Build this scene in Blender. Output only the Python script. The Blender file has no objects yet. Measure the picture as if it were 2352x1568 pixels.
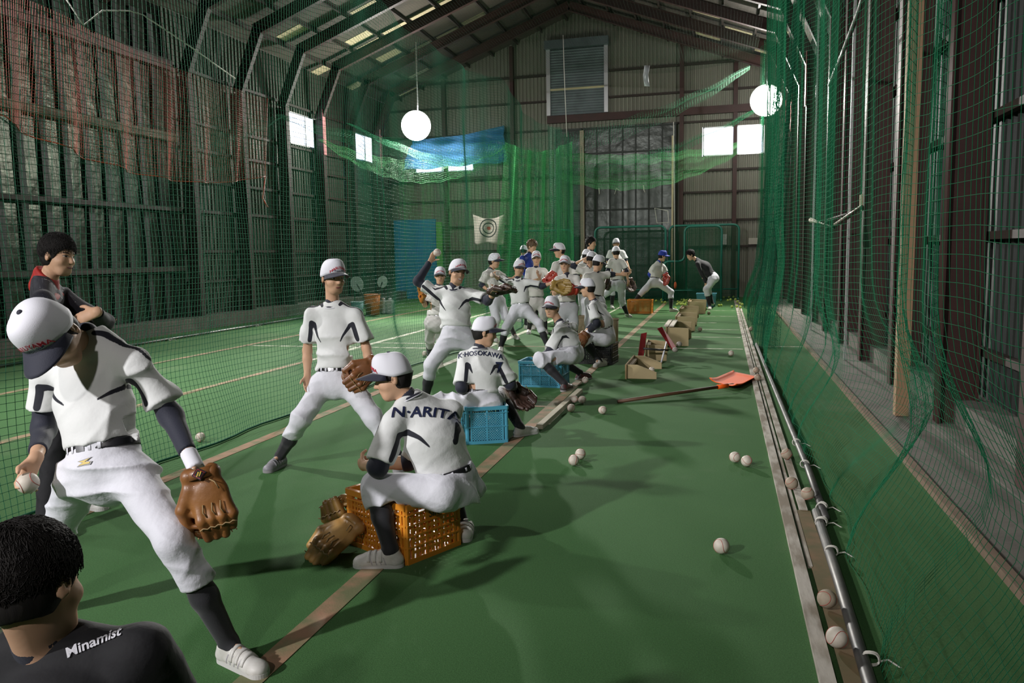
import bpy, bmesh, math, random
import numpy as np
from mathutils import Vector, Matrix
from mathutils.bvhtree import BVHTree
random.seed(7); RNG = np.random.default_rng(7)
S = bpy.context.scene
COL = S.collection
PI = math.pi
V = Vector

# ---------------------------------------------------------------- camera
F_PX, CAM_H = 1801.0, 1.42
_yaw, _pit, _rol = math.radians(15.0636), math.radians(6.3362), math.radians(-1.0101)
_f = np.array([-math.sin(_yaw)*math.cos(_pit), math.cos(_yaw)*math.cos(_pit), -math.sin(_pit)])
_x0 = np.array([math.cos(_yaw), math.sin(_yaw), 0.0]); _u0 = np.cross(_x0, _f)
CX = _x0*math.cos(_rol)+_u0*math.sin(_rol); CU = -_x0*math.sin(_rol)+_u0*math.cos(_rol); CF = _f
CO = np.array([0, 0, CAM_H])
cam_d = bpy.data.cameras.new('camera'); cam = bpy.data.objects.new('camera', cam_d); COL.objects.link(cam)
cam_d.sensor_width = 36.0; cam_d.lens = F_PX/2352*36.0; cam_d.clip_start = .05; cam_d.clip_end = 200
m = Matrix.Identity(4)
for i in range(3):
    m[i][0], m[i][1], m[i][2], m[i][3] = CX[i], CU[i], -CF[i], CO[i]
cam.matrix_world = m
S.camera = cam
S.view_settings.view_transform = 'Standard'; S.view_settings.look = 'None'; S.view_settings.gamma = 1
S.view_settings.exposure = 0.0; S.view_settings.use_curve_mapping = False
S.cycles.transparent_max_bounces = 24
S.cycles.max_bounces = 5; S.cycles.diffuse_bounces = 3; S.cycles.glossy_bounces = 3
S.cycles.use_denoising = True

# ---------------------------------------------------------------- world: bright overcast sky outside the windows
W = bpy.data.worlds.new('world'); S.world = W; W.use_nodes = True
W.node_tree.nodes['Background'].inputs[0].default_value = (.86, .9, 1, 1)
W.node_tree.nodes['Background'].inputs[1].default_value = 5.0

# ---------------------------------------------------------------- lights (lamps of the hall)
def light(name, kind, loc, power, color=(1, 1, 1), size=.3, target=None, spot=None, blend=.5):
    d = bpy.data.lights.new(name, kind); d.energy = power; d.color = color
    if kind == 'AREA': d.shape = 'DISK'; d.size = size
    else: d.shadow_soft_size = size
    if spot: d.spot_size = math.radians(spot); d.spot_blend = blend
    o = bpy.data.objects.new(name, d); COL.objects.link(o); o.location = loc
    if target is not None:
        o.rotation_euler = (V(target)-V(loc)).to_track_quat('-Z', 'Y').to_euler()
    return o
LAMP_L = (-8.15, 20.6, 4.98); LAMP_R = (1.05, 21.9, 5.28)
light('flood_light_back_left', 'SPOT', (-8.05, 20.3, 4.9), 8500, (1, .98, .93), .16, (-2.6, 8.2, 0), 92, 1.0)
light('flood_light_back_right', 'SPOT', (.98, 21.6, 5.2), 2600, (1, .97, .9), .16, (-2.5, 8, 0), 140, .6)
light('flood_glow_back_left', 'POINT', (-8.1, 20.45, 4.75), 700, (1, .97, .9), .2)
light('flood_glow_back_right', 'POINT', (1.0, 21.75, 5.05), 160, (1, .97, .9), .2)
# two more flood lights of the same kind hang behind the photographer, out of the frame
light('flood_light_front_left', 'SPOT', (-6.2, -4.6, 4.9), 3700, (1, .98, .99), .14, (-3.3, 6.8, .6), 68, .8)
light('flood_light_side_left', 'SPOT', (-8.9, 5.2, 5.3), 2300, (1, .98, .97), .14, (-2.0, 9.8, .3), 98, .8)
light('flood_light_front_right', 'SPOT', (-1.4, -3.4, 4.4), 420, (1, .95, .93), .14, (-1.6, 6, .5), 80, .7)

# ---------------------------------------------------------------- pixel -> place helpers (frame 2352 x 1568)
def ray(px, py):
    return CX*(px-1176)+CU*(784-py)+CF*F_PX
def G(px, py, z=0.0):
    v = ray(px, py); t = (z-CAM_H)/v[2]; return CO+v*t
def U(px, py, d):
    return CO+ray(px, py)*(d/F_PX)
def PYY(px, py, Y):
    v = ray(px, py); return CO+v*(Y/v[1])
def PXX(px, py, X):
    v = ray(px, py); return CO+v*(X/v[0])
def dep(p):
    return float(np.dot(np.asarray(p)-CO, CF))
def cdir(r, u, t):
    v = CX*r+CU*u-CF*t; return v/np.linalg.norm(v)

# ---------------------------------------------------------------- materials
_mats = {}
def M(name, col=(.5, .5, .5), rough=.6, metal=0.0, noise=None, col2=None, bump=None, spec=.5, trans=0, emit=None, stretch=None, coat=0, sheen=0):
    if name in _mats: return _mats[name]
    m = bpy.data.materials.new(name); m.use_nodes = True; nt = m.node_tree; n = nt.nodes; l = nt.links
    b = n['Principled BSDF']
    b.inputs['Base Color'].default_value = (*col, 1); b.inputs['Roughness'].default_value = rough
    b.inputs['Metallic'].default_value = metal; b.inputs['Specular IOR Level'].default_value = spec
    if coat: b.inputs['Coat Weight'].default_value = coat
    if sheen: b.inputs['Sheen Weight'].default_value = sheen
    if emit: b.inputs['Emission Color'].default_value = (*emit[0], 1); b.inputs['Emission Strength'].default_value = emit[1]
    src = None
    if noise or bump:
        tc = n.new('ShaderNodeTexCoord'); mp = n.new('ShaderNodeMapping'); l.new(tc.outputs['Object'], mp.inputs[0])
        if stretch: mp.inputs['Scale'].default_value = stretch
        src = mp.outputs[0]
    if noise:
        nz = n.new('ShaderNodeTexNoise'); nz.inputs['Scale'].default_value = noise[0]; nz.inputs['Detail'].default_value = 6
        l.new(src, nz.inputs['Vector'])
        rp = n.new('ShaderNodeValToRGB'); w = noise[1]
        rp.color_ramp.elements[0].position = .5-w; rp.color_ramp.elements[1].position = .5+w
        rp.color_ramp.elements[0].color = (*col, 1); rp.color_ramp.elements[1].color = (*(col2 or [c*.7 for c in col]), 1)
        l.new(nz.outputs[0], rp.inputs[0]); l.new(rp.outputs[0], b.inputs['Base Color'])
    if bump:
        nb = n.new('ShaderNodeTexNoise'); nb.inputs['Scale'].default_value = bump[0]; nb.inputs['Detail'].default_value = 4
        l.new(src, nb.inputs['Vector'])
        bp = n.new('ShaderNodeBump'); bp.inputs['Strength'].default_value = bump[1]; bp.inputs['Distance'].default_value = bump[2] if len(bump) > 2 else .01
        l.new(nb.outputs[0], bp.inputs['Height']); l.new(bp.outputs[0], b.inputs['Normal'])
    if trans:
        t = n.new('ShaderNodeBsdfTranslucent'); t.inputs[0].default_value = (*(col2 or col), 1)
        mx = n.new('ShaderNodeMixShader'); mx.inputs[0].default_value = trans
        l.new(b.outputs[0], mx.inputs[1]); l.new(t.outputs[0], mx.inputs[2]); l.new(mx.outputs[0], n['Material Output'].inputs[0])
    _mats[name] = m
    return m

# ---------------------------------------------------------------- mesh helpers
def tag(o, label=None, cat=None, group=None, kind=None):
    if label: o['label'] = label
    if cat: o['category'] = cat
    if group: o['group'] = group
    if kind: o['kind'] = kind
    return o
def link(name, me, mat=None, parent=None):
    o = bpy.data.objects.new(name, me); COL.objects.link(o)
    if mat is not None and me is not None:
        for mm in (mat if isinstance(mat, (list, tuple)) else [mat]): me.materials.append(mm)
    if parent is not None:
        o.parent = parent
        pw = PW.get(parent.name, None)
        if pw is None: pw = parent.matrix_world.copy() if not parent.parent else Matrix.Identity(4)
        o.matrix_parent_inverse = pw.inverted()
    return o
PW = {}
def empty(name, loc=(0, 0, 0)):
    o = bpy.data.objects.new(name, None); COL.objects.link(o); o.location = loc; o.empty_display_size = .1
    PW[o.name] = Matrix.Translation(V(loc))
    return o
class MB:
    def __init__(s): s.v = []; s.f = []
    def add(s, vs, fs):
        b = len(s.v); s.v.extend([tuple(map(float, q)) for q in vs]); s.f.extend([tuple(b+i for i in f) for f in fs]); return s
    def box(s, a, b):
        (x0, y0, z0), (x1, y1, z1) = a, b
        return s.add([(x0,y0,z0),(x1,y0,z0),(x1,y1,z0),(x0,y1,z0),(x0,y0,z1),(x1,y0,z1),(x1,y1,z1),(x0,y1,z1)],
                     [(0,3,2,1),(4,5,6,7),(0,1,5,4),(1,2,6,5),(2,3,7,6),(3,0,4,7)])
    def beam(s, p, q, w, h, up=(0, 0, 1)):
        p = V(p); q = V(q); d = (q-p).normalized(); sd = d.cross(V(up))
        if sd.length < 1e-5: sd = d.cross(V((1, 0, 0)))
        sd.normalize(); u = sd.cross(d); a = sd*(w/2); c = u*(h/2)
        return s.add([p-a-c, p+a-c, p+a+c, p-a+c, q-a-c, q+a-c, q+a+c, q-a+c],
                     [(0,1,2,3),(7,6,5,4),(0,4,5,1),(1,5,6,2),(2,6,7,3),(3,7,4,0)])
    def ibeam(s, p, q, w, h, t=.012, up=(0, 0, 1)):
        p = V(p); q = V(q); d = (q-p).normalized(); sd = d.cross(V(up)).normalized(); u = sd.cross(d)
        s.beam(p+u*(h/2-t/2), q+u*(h/2-t/2), w, t, up); s.beam(p-u*(h/2-t/2), q-u*(h/2-t/2), w, t, up)
        return s.beam(p, q, t, h-2*t, up)
    def tube(s, pts, r, n=8, closed=False):
        pts = [V(p) for p in pts]; N = len(pts); rr = r if hasattr(r, '__len__') else [r]*N; ref = None; rings = []
        for i, p in enumerate(pts):
            if closed: t = (pts[(i+1) % N]-pts[i-1]).normalized()
            else: t = (pts[min(i+1, N-1)]-pts[max(i-1, 0)]).normalized()
            if ref is None: ref = t.cross(V((.3, .2, 1))).normalized() if abs(t.z) < .95 else t.cross(V((1, 0, 0))).normalized()
            ref = (ref-t*ref.dot(t)).normalized(); b = t.cross(ref)
            rings.append([p+(ref*math.cos(2*PI*k/n)+b*math.sin(2*PI*k/n))*rr[i] for k in range(n)])
        vs = [q for rg in rings for q in rg]; fs = []
        for i in range(N if closed else N-1):
            j = (i+1) % N
            for k in range(n): fs.append((i*n+k, i*n+(k+1) % n, j*n+(k+1) % n, j*n+k))
        if not closed: fs.append(tuple(range(n-1, -1, -1))); fs.append(tuple((N-1)*n+k for k in range(n)))
        return s.add(vs, fs)
    def prism(s, poly, d):
        n = len(poly); a = [V(p) for p in poly]; b = [p+V(d) for p in a]
        return s.add(a+b, [tuple(range(n-1, -1, -1)), tuple(range(n, 2*n))]+[(i, (i+1) % n, n+(i+1) % n, n+i) for i in range(n)])
    def sphere(s, c, r, nu=16, nv=10, sc=(1, 1, 1)):
        vs = [(c[0], c[1], c[2]+r*sc[2])]
        for j in range(1, nv):
            t = PI*j/nv
            for i in range(nu):
                a = 2*PI*i/nu; vs.append((c[0]+r*sc[0]*math.sin(t)*math.cos(a), c[1]+r*sc[1]*math.sin(t)*math.sin(a), c[2]+r*sc[2]*math.cos(t)))
        vs.append((c[0], c[1], c[2]-r*sc[2])); L = len(vs)-1; fs = []
        for i in range(nu): fs.append((0, 1+i, 1+(i+1) % nu)); fs.append((L, L-nu+(i+1) % nu, L-nu+i))
        for j in range(nv-2):
            for i in range(nu):
                a = 1+j*nu+i; b = 1+j*nu+(i+1) % nu; fs.append((a, a+nu, b+nu, b))
        return s.add(vs, fs)
    def lathe(s, prof, n=24, c=(0, 0, 0)):
        vs = [(c[0]+r*math.cos(2*PI*k/n), c[1]+r*math.sin(2*PI*k/n), c[2]+z) for r, z in prof for k in range(n)]
        fs = [(j*n+k, j*n+(k+1) % n, (j+1)*n+(k+1) % n, (j+1)*n+k) for j in range(len(prof)-1) for k in range(n)]
        return s.add(vs, fs)
    def grid(s, P):
        P = np.asarray(P); a, b = P.shape[:2]
        return s.add(P.reshape(-1, 3), [(i*b+j, (i+1)*b+j, (i+1)*b+j+1, i*b+j+1) for i in range(a-1) for j in range(b-1)])
    def me(s, name, smooth=False):
        me = bpy.data.meshes.new(name); me.from_pydata(s.v, [], s.f); me.validate()
        if smooth: me.polygons.foreach_set('use_smooth', [True]*len(me.polygons))
        me.update(); return me
    def build(s, name, mat, parent=None, smooth=False):
        return link(name, s.me(name, smooth), mat, parent)
def bevel(o, w, seg=2):
    b = o.modifiers.new('bevel', 'BEVEL'); b.width = w; b.segments = seg; b.limit_method = 'ANGLE'; return o
def np_mesh(name, v, f, smooth=True):
    me = bpy.data.meshes.new(name); v = np.ascontiguousarray(v, dtype=np.float32); f = np.ascontiguousarray(f, dtype=np.int32)
    me.vertices.add(len(v)); me.vertices.foreach_set('co', v.ravel())
    k = f.shape[1]; me.loops.add(f.size); me.loops.foreach_set('vertex_index', f.ravel())
    me.polygons.add(len(f)); me.polygons.foreach_set('loop_start', np.arange(0, f.size, k, dtype=np.int32))
    try: me.polygons.foreach_set('loop_total', np.full(len(f), k, dtype=np.int32))
    except Exception: pass
    if smooth: me.polygons.foreach_set('use_smooth', np.ones(len(f), dtype=bool))
    me.update(calc_edges=True); return me
def smoothstep(x): x = np.clip(x, 0, 1); return x*x*(3-2*x)
# strands (S,N,3) -> three-sided tubes
def strands_mesh(arrs, r, sides=3):
    vs, fs, base = [], [], 0
    for P in arrs:
        P = np.asarray(P, float); s, n, _ = P.shape
        T = np.gradient(P, axis=1); T /= np.linalg.norm(T, axis=2, keepdims=True)+1e-9
        ref = np.where(np.abs(T[..., 2:3]) > .8, np.array([[[1., 0, 0]]]), np.array([[[0, 0, 1.]]]))
        A = np.cross(T, ref); A /= np.linalg.norm(A, axis=2, keepdims=True)+1e-9; B = np.cross(T, A)
        ring = np.stack([P+(A*math.cos(2*PI*k/sides)+B*math.sin(2*PI*k/sides))*r for k in range(sides)], axis=2)
        vs.append(ring.reshape(-1, 3))
        idx = np.arange(s*n*sides).reshape(s, n, sides)+base
        a = idx[:, :-1, :]; b = idx[:, 1:, :]; a2 = np.roll(a, -1, axis=2); b2 = np.roll(b, -1, axis=2)
        fs.append(np.stack([a, a2, b2, b], axis=-1).reshape(-1, 4)); base += s*n*sides
    return np.concatenate(vs), np.concatenate(fs)
def net(name, fn, u0, u1, nu, v0, v1, nv, pu, pv, r, mat, parent=None, label=None, cat='net', group=None):
    """fn(u,v)->xyz ; nu strands running along v, nv strands running along u"""
    uu = np.linspace(u0, u1, nu)[:, None]; vv = np.linspace(v0, v1, pv)[None, :]
    A = fn(uu+0*vv, vv+0*uu)
    uu2 = np.linspace(u0, u1, pu)[None, :]; vv2 = np.linspace(v0, v1, nv)[:, None]
    B = fn(uu2+0*vv2, vv2+0*uu2)
    v, f = strands_mesh([A, B], r)
    o = link(name, np_mesh(name, v, f), mat, parent)
    if label: tag(o, label, cat, group)
    return o
# ================================================================ SETTING
XL, XR, YB, YF, EAVE, RIDGE, XM = -10.9, 2.05, 25.0, -6.0, 6.45, 8.85, -4.42
m_carpet = M('green_carpet', (.052, .135, .045), .95, noise=(.9, .3), col2=(.066, .155, .054), bump=(260, .5, .004), spec=.15)
def carpet_detail():
    m = m_carpet; n = m.node_tree.nodes; l = m.node_tree.links; b = n['Principled BSDF']
    tc = n.new('ShaderNodeTexCoord'); nz = n.new('ShaderNodeTexNoise'); nz.inputs['Scale'].default_value = 160; nz.inputs['Detail'].default_value = 3
    l.new(tc.outputs['Object'], nz.inputs['Vector'])
    old = b.inputs['Base Color'].links[0].from_socket
    hv = n.new('ShaderNodeHueSaturation'); mr = n.new('ShaderNodeMapRange')
    mr.inputs[1].default_value = .25; mr.inputs[2].default_value = .75; mr.inputs[3].default_value = .78; mr.inputs[4].default_value = 1.25
    l.new(nz.outputs[0], mr.inputs[0]); l.new(mr.outputs[0], hv.inputs['Value']); l.new(old, hv.inputs['Color'])
    # worn, sandy patches where the players tread
    n2 = n.new('ShaderNodeTexNoise'); n2.inputs['Scale'].default_value = .75; n2.inputs['Detail'].default_value = 5; l.new(tc.outputs['Object'], n2.inputs['Vector'])
    r2 = n.new('ShaderNodeMapRange'); r2.inputs[1].default_value = .58; r2.inputs[2].default_value = .74; r2.inputs[4].default_value = .34; l.new(n2.outputs[0], r2.inputs[0])
    mx = n.new('ShaderNodeMix'); mx.data_type = 'RGBA'; l.new(r2.outputs[0], mx.inputs[0]); l.new(hv.outputs[0], mx.inputs[6]); mx.inputs[7].default_value = (.19, .21, .14, 1)
    l.new(mx.outputs[2], b.inputs['Base Color'])
carpet_detail()
m_conc = M('worn_concrete', (.17, .155, .13), .9, noise=(3, .25), col2=(.1, .094, .08), bump=(30, .3))
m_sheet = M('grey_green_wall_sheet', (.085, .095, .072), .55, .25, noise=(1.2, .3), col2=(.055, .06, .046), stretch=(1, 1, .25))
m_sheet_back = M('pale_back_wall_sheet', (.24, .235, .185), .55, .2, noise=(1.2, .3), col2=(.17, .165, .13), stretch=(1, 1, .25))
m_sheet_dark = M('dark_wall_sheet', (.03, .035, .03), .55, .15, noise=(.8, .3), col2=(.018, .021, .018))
m_sheet_sil = M('silver_wall_sheet', (.065, .072, .055), .3, .8, noise=(1.0, .35), col2=(.022, .026, .02), bump=(2.2, .5, .05))
m_roof = M('roof_board', (.1, .082, .06), .8, noise=(1.6, .3), col2=(.055, .045, .036))
m_foam = M('pale_roof_board', (.7, .6, .36), .8, noise=(3, .3), col2=(.55, .47, .3))
m_red = M('rust_red_steel', (.065, .024, .02), .55, .1, noise=(4, .3), col2=(.038, .018, .015))
m_brown = M('brown_steel', (.042, .026, .019), .65, .05, noise=(4, .3), col2=(.028, .019, .015))
m_pink = M('faded_pink_steel', (.5, .2, .2), .6)
m_tan = M('tan_tape', (.34, .2, .12), .9, noise=(7, .12), col2=(.16, .17, .08), bump=(120, .3, .003))
m_white = M('white_line', (.62, .6, .5), .9, noise=(9, .1), col2=(.25, .3, .17), bump=(120, .3, .003))
m_whitew = M('white_worn_board', (.5, .46, .4), .85, noise=(14, .1), col2=(.24, .2, .15), stretch=(1, .25, 1), bump=(60, .4, .004))
m_shut = M('grey_shutter', (.16, .19, .2), .45, .4, noise=(3, .2), col2=(.11, .13, .135))
m_alu = M('aluminium', (.6, .6, .6), .4, .8)
m_glass = M('window_glass', (.9, .95, 1), .05, trans=0)
def glass_mat():
    m = m_glass; n = m.node_tree.nodes; l = m.node_tree.links
    t = n.new('ShaderNodeBsdfTransparent'); t.inputs[0].default_value = (.93, .95, 1, 1); mx = n.new('ShaderNodeMixShader'); mx.inputs[0].default_value = .06
    l.new(t.outputs[0], mx.inputs[1]); l.new(n['Principled BSDF'].outputs[0], mx.inputs[2]); l.new(mx.outputs[0], n['Material Output'].inputs[0])
glass_mat()
_tr = [0]
def trim(mb, mat, parent=None, kind='structure'):
    _tr[0] += 1; o = mb.build('trim_%d' % _tr[0], mat); tag(o, kind='structure'); return o

# floor with its taped lines
fl = MB().box((XL-.3, YF, -.12), (XR+.3, YB+.2, 0)).build('floor', m_carpet); tag(fl, kind='structure')
def strip(x0, x1, y0, y1, mat, z=.003):
    nx = 2; ny = max(2, int(abs(y1-y0)/.25)) if abs(y1-y0) > abs(x1-x0) else 2
    return MB().box((x0, y0, .0005), (x1, y1, z)).build('tape_line', mat, fl)
for xc, mt, y0, y1 in ((-1.53, m_tan, 1.2, 22.5), (-3.5, m_tan, 1.0, 8.2), (-3.5, m_white, 8.2, 21), (-5.55, m_tan, 1.5, 9.6), (-5.55, m_white, 9.6, 21), (-7.6, m_tan, 3, 21)):
    strip(xc-.05, xc+.05, y0, y1, mt)
for x0, x1, y, mt, w in ((-1.48, .3, 11.72, m_white, .05), (-3.4, -1.58, 11.7, m_tan, .05), (-1.48, .3, 13.3, m_white, .04), (-1.48, .3, 14.6, m_white, .04), (-1.48, -.1, 16.0, m_white, .04), (-.7, .3, 17.6, m_white, .04),
                       (-.6, .3, 19.3, m_white, .04), (-7.6, -3.55, 11.3, m_white, .06), (-5.5, -3.55, 11.9, m_white, .05), (.5, 1.15, 12.1, m_white, .05), (.5, .62, 11.2, m_white, .04), (-2.35, -1.58, 7.05, m_tan, .06)):
    strip(x0, x1, y-w/2, y+w/2, mt)
strip(-1.46, -1.38, 6.3, 7.6, m_white); strip(-2.6, -2.55, 17, 20.5, m_white)
# two worn white boards edging the lane
trim(MB().box((.322, .8, 0), (.374, 23.2, .022)), m_whitew)
trim(MB().box((.385, 3.6, 0), (.405, 23.2, .012)).box((.42, 4.4, 0), (.462, 23.2, .016)), m_whitew)
trim(MB().box((.40, .8, 0), (.475, 4.4, .01)), M('brown_board', (.2, .12, .06), .9, noise=(9, .2), col2=(.1, .1, .04)))

# corrugated sheet: zig profile along an axis
def corr(axis, fixed, a0, a1, pitch, depth, ztop, z0=0.0, inward=1, holes=(), crest=.45):
    mb = MB(); n = int(round((a1-a0)/pitch)); xs = []
    for i in range(n):
        x = a0+i*pitch
        xs += [(x, 0), (x+pitch*crest, 0), (x+pitch*(crest+.08), depth), (x+pitch*.92, depth)]
    xs.append((a0+n*pitch, 0))
    for (x, d), (x2, d2) in zip(xs[:-1], xs[1:]):
        xm = (x+x2)/2; segs = [(z0, None)]
        lo = [(z0, 'T')]
        cuts = sorted([(h[2], h[3]) for h in holes if h[0] <= xm <= h[1]])
        z = z0; spans = []
        for c0, c1 in cuts: spans.append((z, c0)); z = c1
        spans.append((z, None))
        for s0, s1 in spans:
            t1 = ztop(x) if s1 is None else s1; t2 = ztop(x2) if s1 is None else s1
            P = [(x, d, s0), (x2, d2, s0), (x2, d2, t2), (x, d, t1)]
            if axis == 'x': q = [(a, fixed+inward*b, c) for a, b, c in P]
            else: q = [(fixed+inward*b, a, c) for a, b, c in P]
            mb.add(q, [(0, 1, 2, 3)])
    return mb
roofz = lambda x: EAVE+(RIDGE-EAVE)*(1-abs(x-XM)/((XR-XL)/2))
win_back_r = (-.62, 1.16, 4.27, 5.13)
win_back_l = (-9.95, -7.9, 4.16, 4.95)
shut = (-5.4, -3.5, 5.75, 8.05)
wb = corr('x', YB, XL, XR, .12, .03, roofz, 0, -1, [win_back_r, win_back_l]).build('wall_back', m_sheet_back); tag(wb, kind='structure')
wins_l = [(18.55, 20.2, 4.38, 5.2), (22.2, 23.9, 4.38, 5.2)]
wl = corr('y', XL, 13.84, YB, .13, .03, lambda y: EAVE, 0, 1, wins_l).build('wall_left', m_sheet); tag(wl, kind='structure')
# older, shinier sheets with dark ribs nearer the camera
MB().grid([[(XL, y, z) for z in (0, 2.2, 4.4, EAVE)] for y in np.linspace(YF, 14.0, 41)]).build('silver_cladding', m_sheet_sil, wl)
for y in np.arange(5.2, 13.8, .46):
    MB().box((XL+.002, y, .25), (XL+.06, y+.13, 6.2)).build('wall_rib', m_sheet_dark, wl)
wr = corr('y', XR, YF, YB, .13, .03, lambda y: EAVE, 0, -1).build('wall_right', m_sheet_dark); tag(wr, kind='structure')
wf = MB().prism([(XL, YF, 0), (XR, YF, 0), (XR, YF, EAVE), (XM, YF, RIDGE), (XL, YF, EAVE)], (0, -.1, 0)).build('wall_front', m_sheet); tag(wf, kind='structure')
# roof
ce = MB()
ZE = EAVE-.2*(RIDGE-EAVE)/((XR-XL)/2)-.005
ce.add([(XL-.2, YF-.2, ZE), (XM, YF-.2, RIDGE), (XM, YB+.2, RIDGE), (XL-.2, YB+.2, ZE)], [(0, 1, 2, 3)])
ce.add([(XR+.2, YF-.2, ZE), (XM, YF-.2, RIDGE), (XM, YB+.2, RIDGE), (XR+.2, YB+.2, ZE)], [(0, 1, 2, 3)])
ce = ce.build('ceiling', m_roof); tag(ce, kind='structure')
for side in (-1, 1):
    half = (XR-XL)/2
    for k in range(8):
        x = XM+side*(.35+k*.8)
        MB().ibeam((x, YF, roofz(x)-.055), (x, YB, roofz(x)-.055), .05, .1, .01).build('purlin', m_brown, ce)
# pale insulation boards showing between the purlins
KS = (RIDGE-EAVE)/((XR-XL)/2)
for px, py in ((849, 16), (974, 33), (923, 61), (1033, 78), (1080, 51), (986, 101), (829, 116), (898, 150), (857, 176), (955, 176), (837, 82), (910, 119), (1020, 6), (760, 150), (700, 60), (800, 205), (930, 210),
               (1683, 70), (1634, 33), (1705, 95), (1742, 60), (1600, 75), (1760, 120), (1560, 40)):
    sd = -1 if px < 1300 else 1; v = ray(px, py); t = (RIDGE-.02+sd*KS*XM-CAM_H)/(v[2]+sd*KS*v[0]); c = CO+v*t
    if not (YF < c[1] < YB-.4): continue
    # sits between two purlins
    k = round((sd*(c[0]-XM)-.75)/.8); xa = XM+sd*(.35+.8*k+.06); xb = XM+sd*(.35+.8*(k+1)-.06); y = c[1]-.2
    MB().prism([(xa, y, roofz(xa)-.014), (xb, y, roofz(xb)-.014), (xb, y+.42, roofz(xb)-.014), (xa, y+.42, roofz(xa)-.014)], (0, 0, .01)).build('roof_panel', m_foam, ce)

# portal frames
frame_ys = [23.45, 21.6, 19.75, 17.9, 16.05, 14.2, 12.35, 10.5, 8.65, 6.8, 4.95, 3.1]
names = ['at the back wall', 'second from the back wall', 'third from the back wall', 'fourth from the back wall', 'fifth from the back wall', 'sixth from the back wall', 'seventh from the back wall',
         'eighth from the back wall', 'ninth from the back wall', 'fourth from the camera end', 'third from the camera end', 'nearest but one to the camera']
for i, y in enumerate(frame_ys):
    root = empty('steel_frame', (XM, y, 0)); tag(root, 'rust red steel portal frame under the roof, '+names[i], 'steel frame', 'steel portal frames of the hall')
    major = (i % 2 == 0)
    w = .22
    for side, xw in ((-1, XL), (1, XR)):
        inn = -side
        xc = xw+inn*.26
        hb = 5.15
        low = side > 0 or i < 6
        if low: MB().ibeam((xc, y, 0.0), (xc, y, hb), .15, .28, .016, up=(1, 0, 0)).build('column', m_brown if side < 0 else m_red, root)
        zr = lambda x: roofz(x)-.27
        xk = xc+inn*.62
        if low: MB().ibeam((xc, y, hb), (xk, y, zr(xk)+.02), .12, .24, .016, up=(inn, 0, -.6)).build('haunch', m_brown, root)
        xs_ = xk-inn*.1 if low else xw+.02
        MB().ibeam((xs_, y, zr(xs_)), (XM, y, zr(XM)), .12, .26, .016).build('rafter', m_red, root)
        if side < 0 and i in (0, 2): MB().box((xc+.145, y-.075, 4.2), (xc+.16, y+.075, 5.4)).build('pink_plate', m_pink, root)
        if side > 0 and i in (0, 1, 3): MB().box((xc-.165, y-.1, 4.4), (xc-.15, y+.1, 5.5)).build('pink_plate', m_pink, root)
# girts (horizontal wall rails)
for z in (.95, 1.6, 2.45, 3.1, 3.75, 4.3, 5.35):
    MB().box((XL+.04, 14.2, z-.03), (XL+.1, YB-.05, z+.03)).build('girt', m_brown, wl)
for z, mt, h in ((1.25, m_brown, .1), (2.45, m_brown, .08), (3.88, m_foam, .15), (5.3, m_red, .2)):
    MB().box((XL+.06, YF, z-h/2), (XL+.2, 13.95, z+h/2)).build('girt', mt if mt is not m_foam else M('pale_beam', (.2, .18, .13), .7), wl)
for z in (.6, 1.5, 2.4, 3.3, 4.2, 5.1):
    MB().box((XR-.1, YF, z-.03), (XR-.04, YB-.05, z+.03)).build('girt', m_brown, wr)
for z in (1.55, 2.35, 3.2, 3.85, 5.3, 6.2, 7.0):
    hw = (XR-XL)/2*(1-(z-EAVE)/(RIDGE-EAVE)) if z > EAVE else 99
    for x0, x1 in ((XL, -5.2), (-1.2, XR)) if z < 5 else ((XL, -5.4), (-3.45, XR)):
        x0 = max(x0, XM-hw); x1 = min(x1, XM+hw)
        MB().box((x0, YB-.11, z-.03), (x1, YB-.035, z+.03)).build('girt', m_brown, wb)
for x in (-8.85, -6.55, -1.25, .32):
    MB().ibeam((x, YB-.12, 0), (x, YB-.12, roofz(x)-.1), .12, .16, up=(0, 1, 0)).build('wall_post', m_red, wb)
MB().box((-5.4, YB-.22, 5.5), (XR, YB-.1, 5.72)).build('lintel_beam', m_red, wb)
MB().box((XL, YB-.2, 3.86), (-6.9, YB-.1, 3.97)).build('sill_rail', m_brown, wb)
# concrete kerbs and right side strip
trim(MB().box((XL, 3, 0), (XL+.62, YB-.1, .25)), m_conc)
trim(MB().box((1.22, YF+.1, 0), (1.6, YB-.1, .025)).box((1.6, YF+.1, 0), (XR-.02, YB-.1, .035)), m_conc)
trim(MB().box((1.17, YF+.1, 0), (1.22, YB-.1, .04)), M('brown_edge_board', (.22, .15, .1), .9, noise=(6, .2)))
trim(MB().box((1.78, YF+.1, 0), (XR-.02, YB-.1, .22)), m_conc)
# windows
def window(n, x0, x1, z0, z1, axis, fixed, depth, mull):
    root = empty('window_%d' % n, (fixed, (x0+x1)/2, z0) if axis == 'y' else ((x0+x1)/2, fixed, z0)); tag(root, kind='structure')
    def bx(mb, a0, a1, b0, b1, t0, t1):
        if axis == 'y': mb.box((fixed+t0, a0, b0), (fixed+t1, a1, b1))
        else: mb.box((a0, fixed-t1, b0), (a1, fixed-t0, b1))
    fr = MB(); w = .035
    bx(fr, x0, x1, z0, z0+w, -.02, depth); bx(fr, x0, x1, z1-w, z1, -.02, depth); bx(fr, x0, x0+w, z0, z1, -.02, depth); bx(fr, x1-w, x1, z0, z1, -.02, depth)
    for mu in mull: bx(fr, mu-.02, mu+.02, z0, z1, 0, depth*.7)
    fr.build('window_frame', m_alu, root)
    g = MB(); bx(g, x0+w, x1-w, z0+w, z1-w, .0, .004); g.build('glass_pane', m_glass, root)
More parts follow.
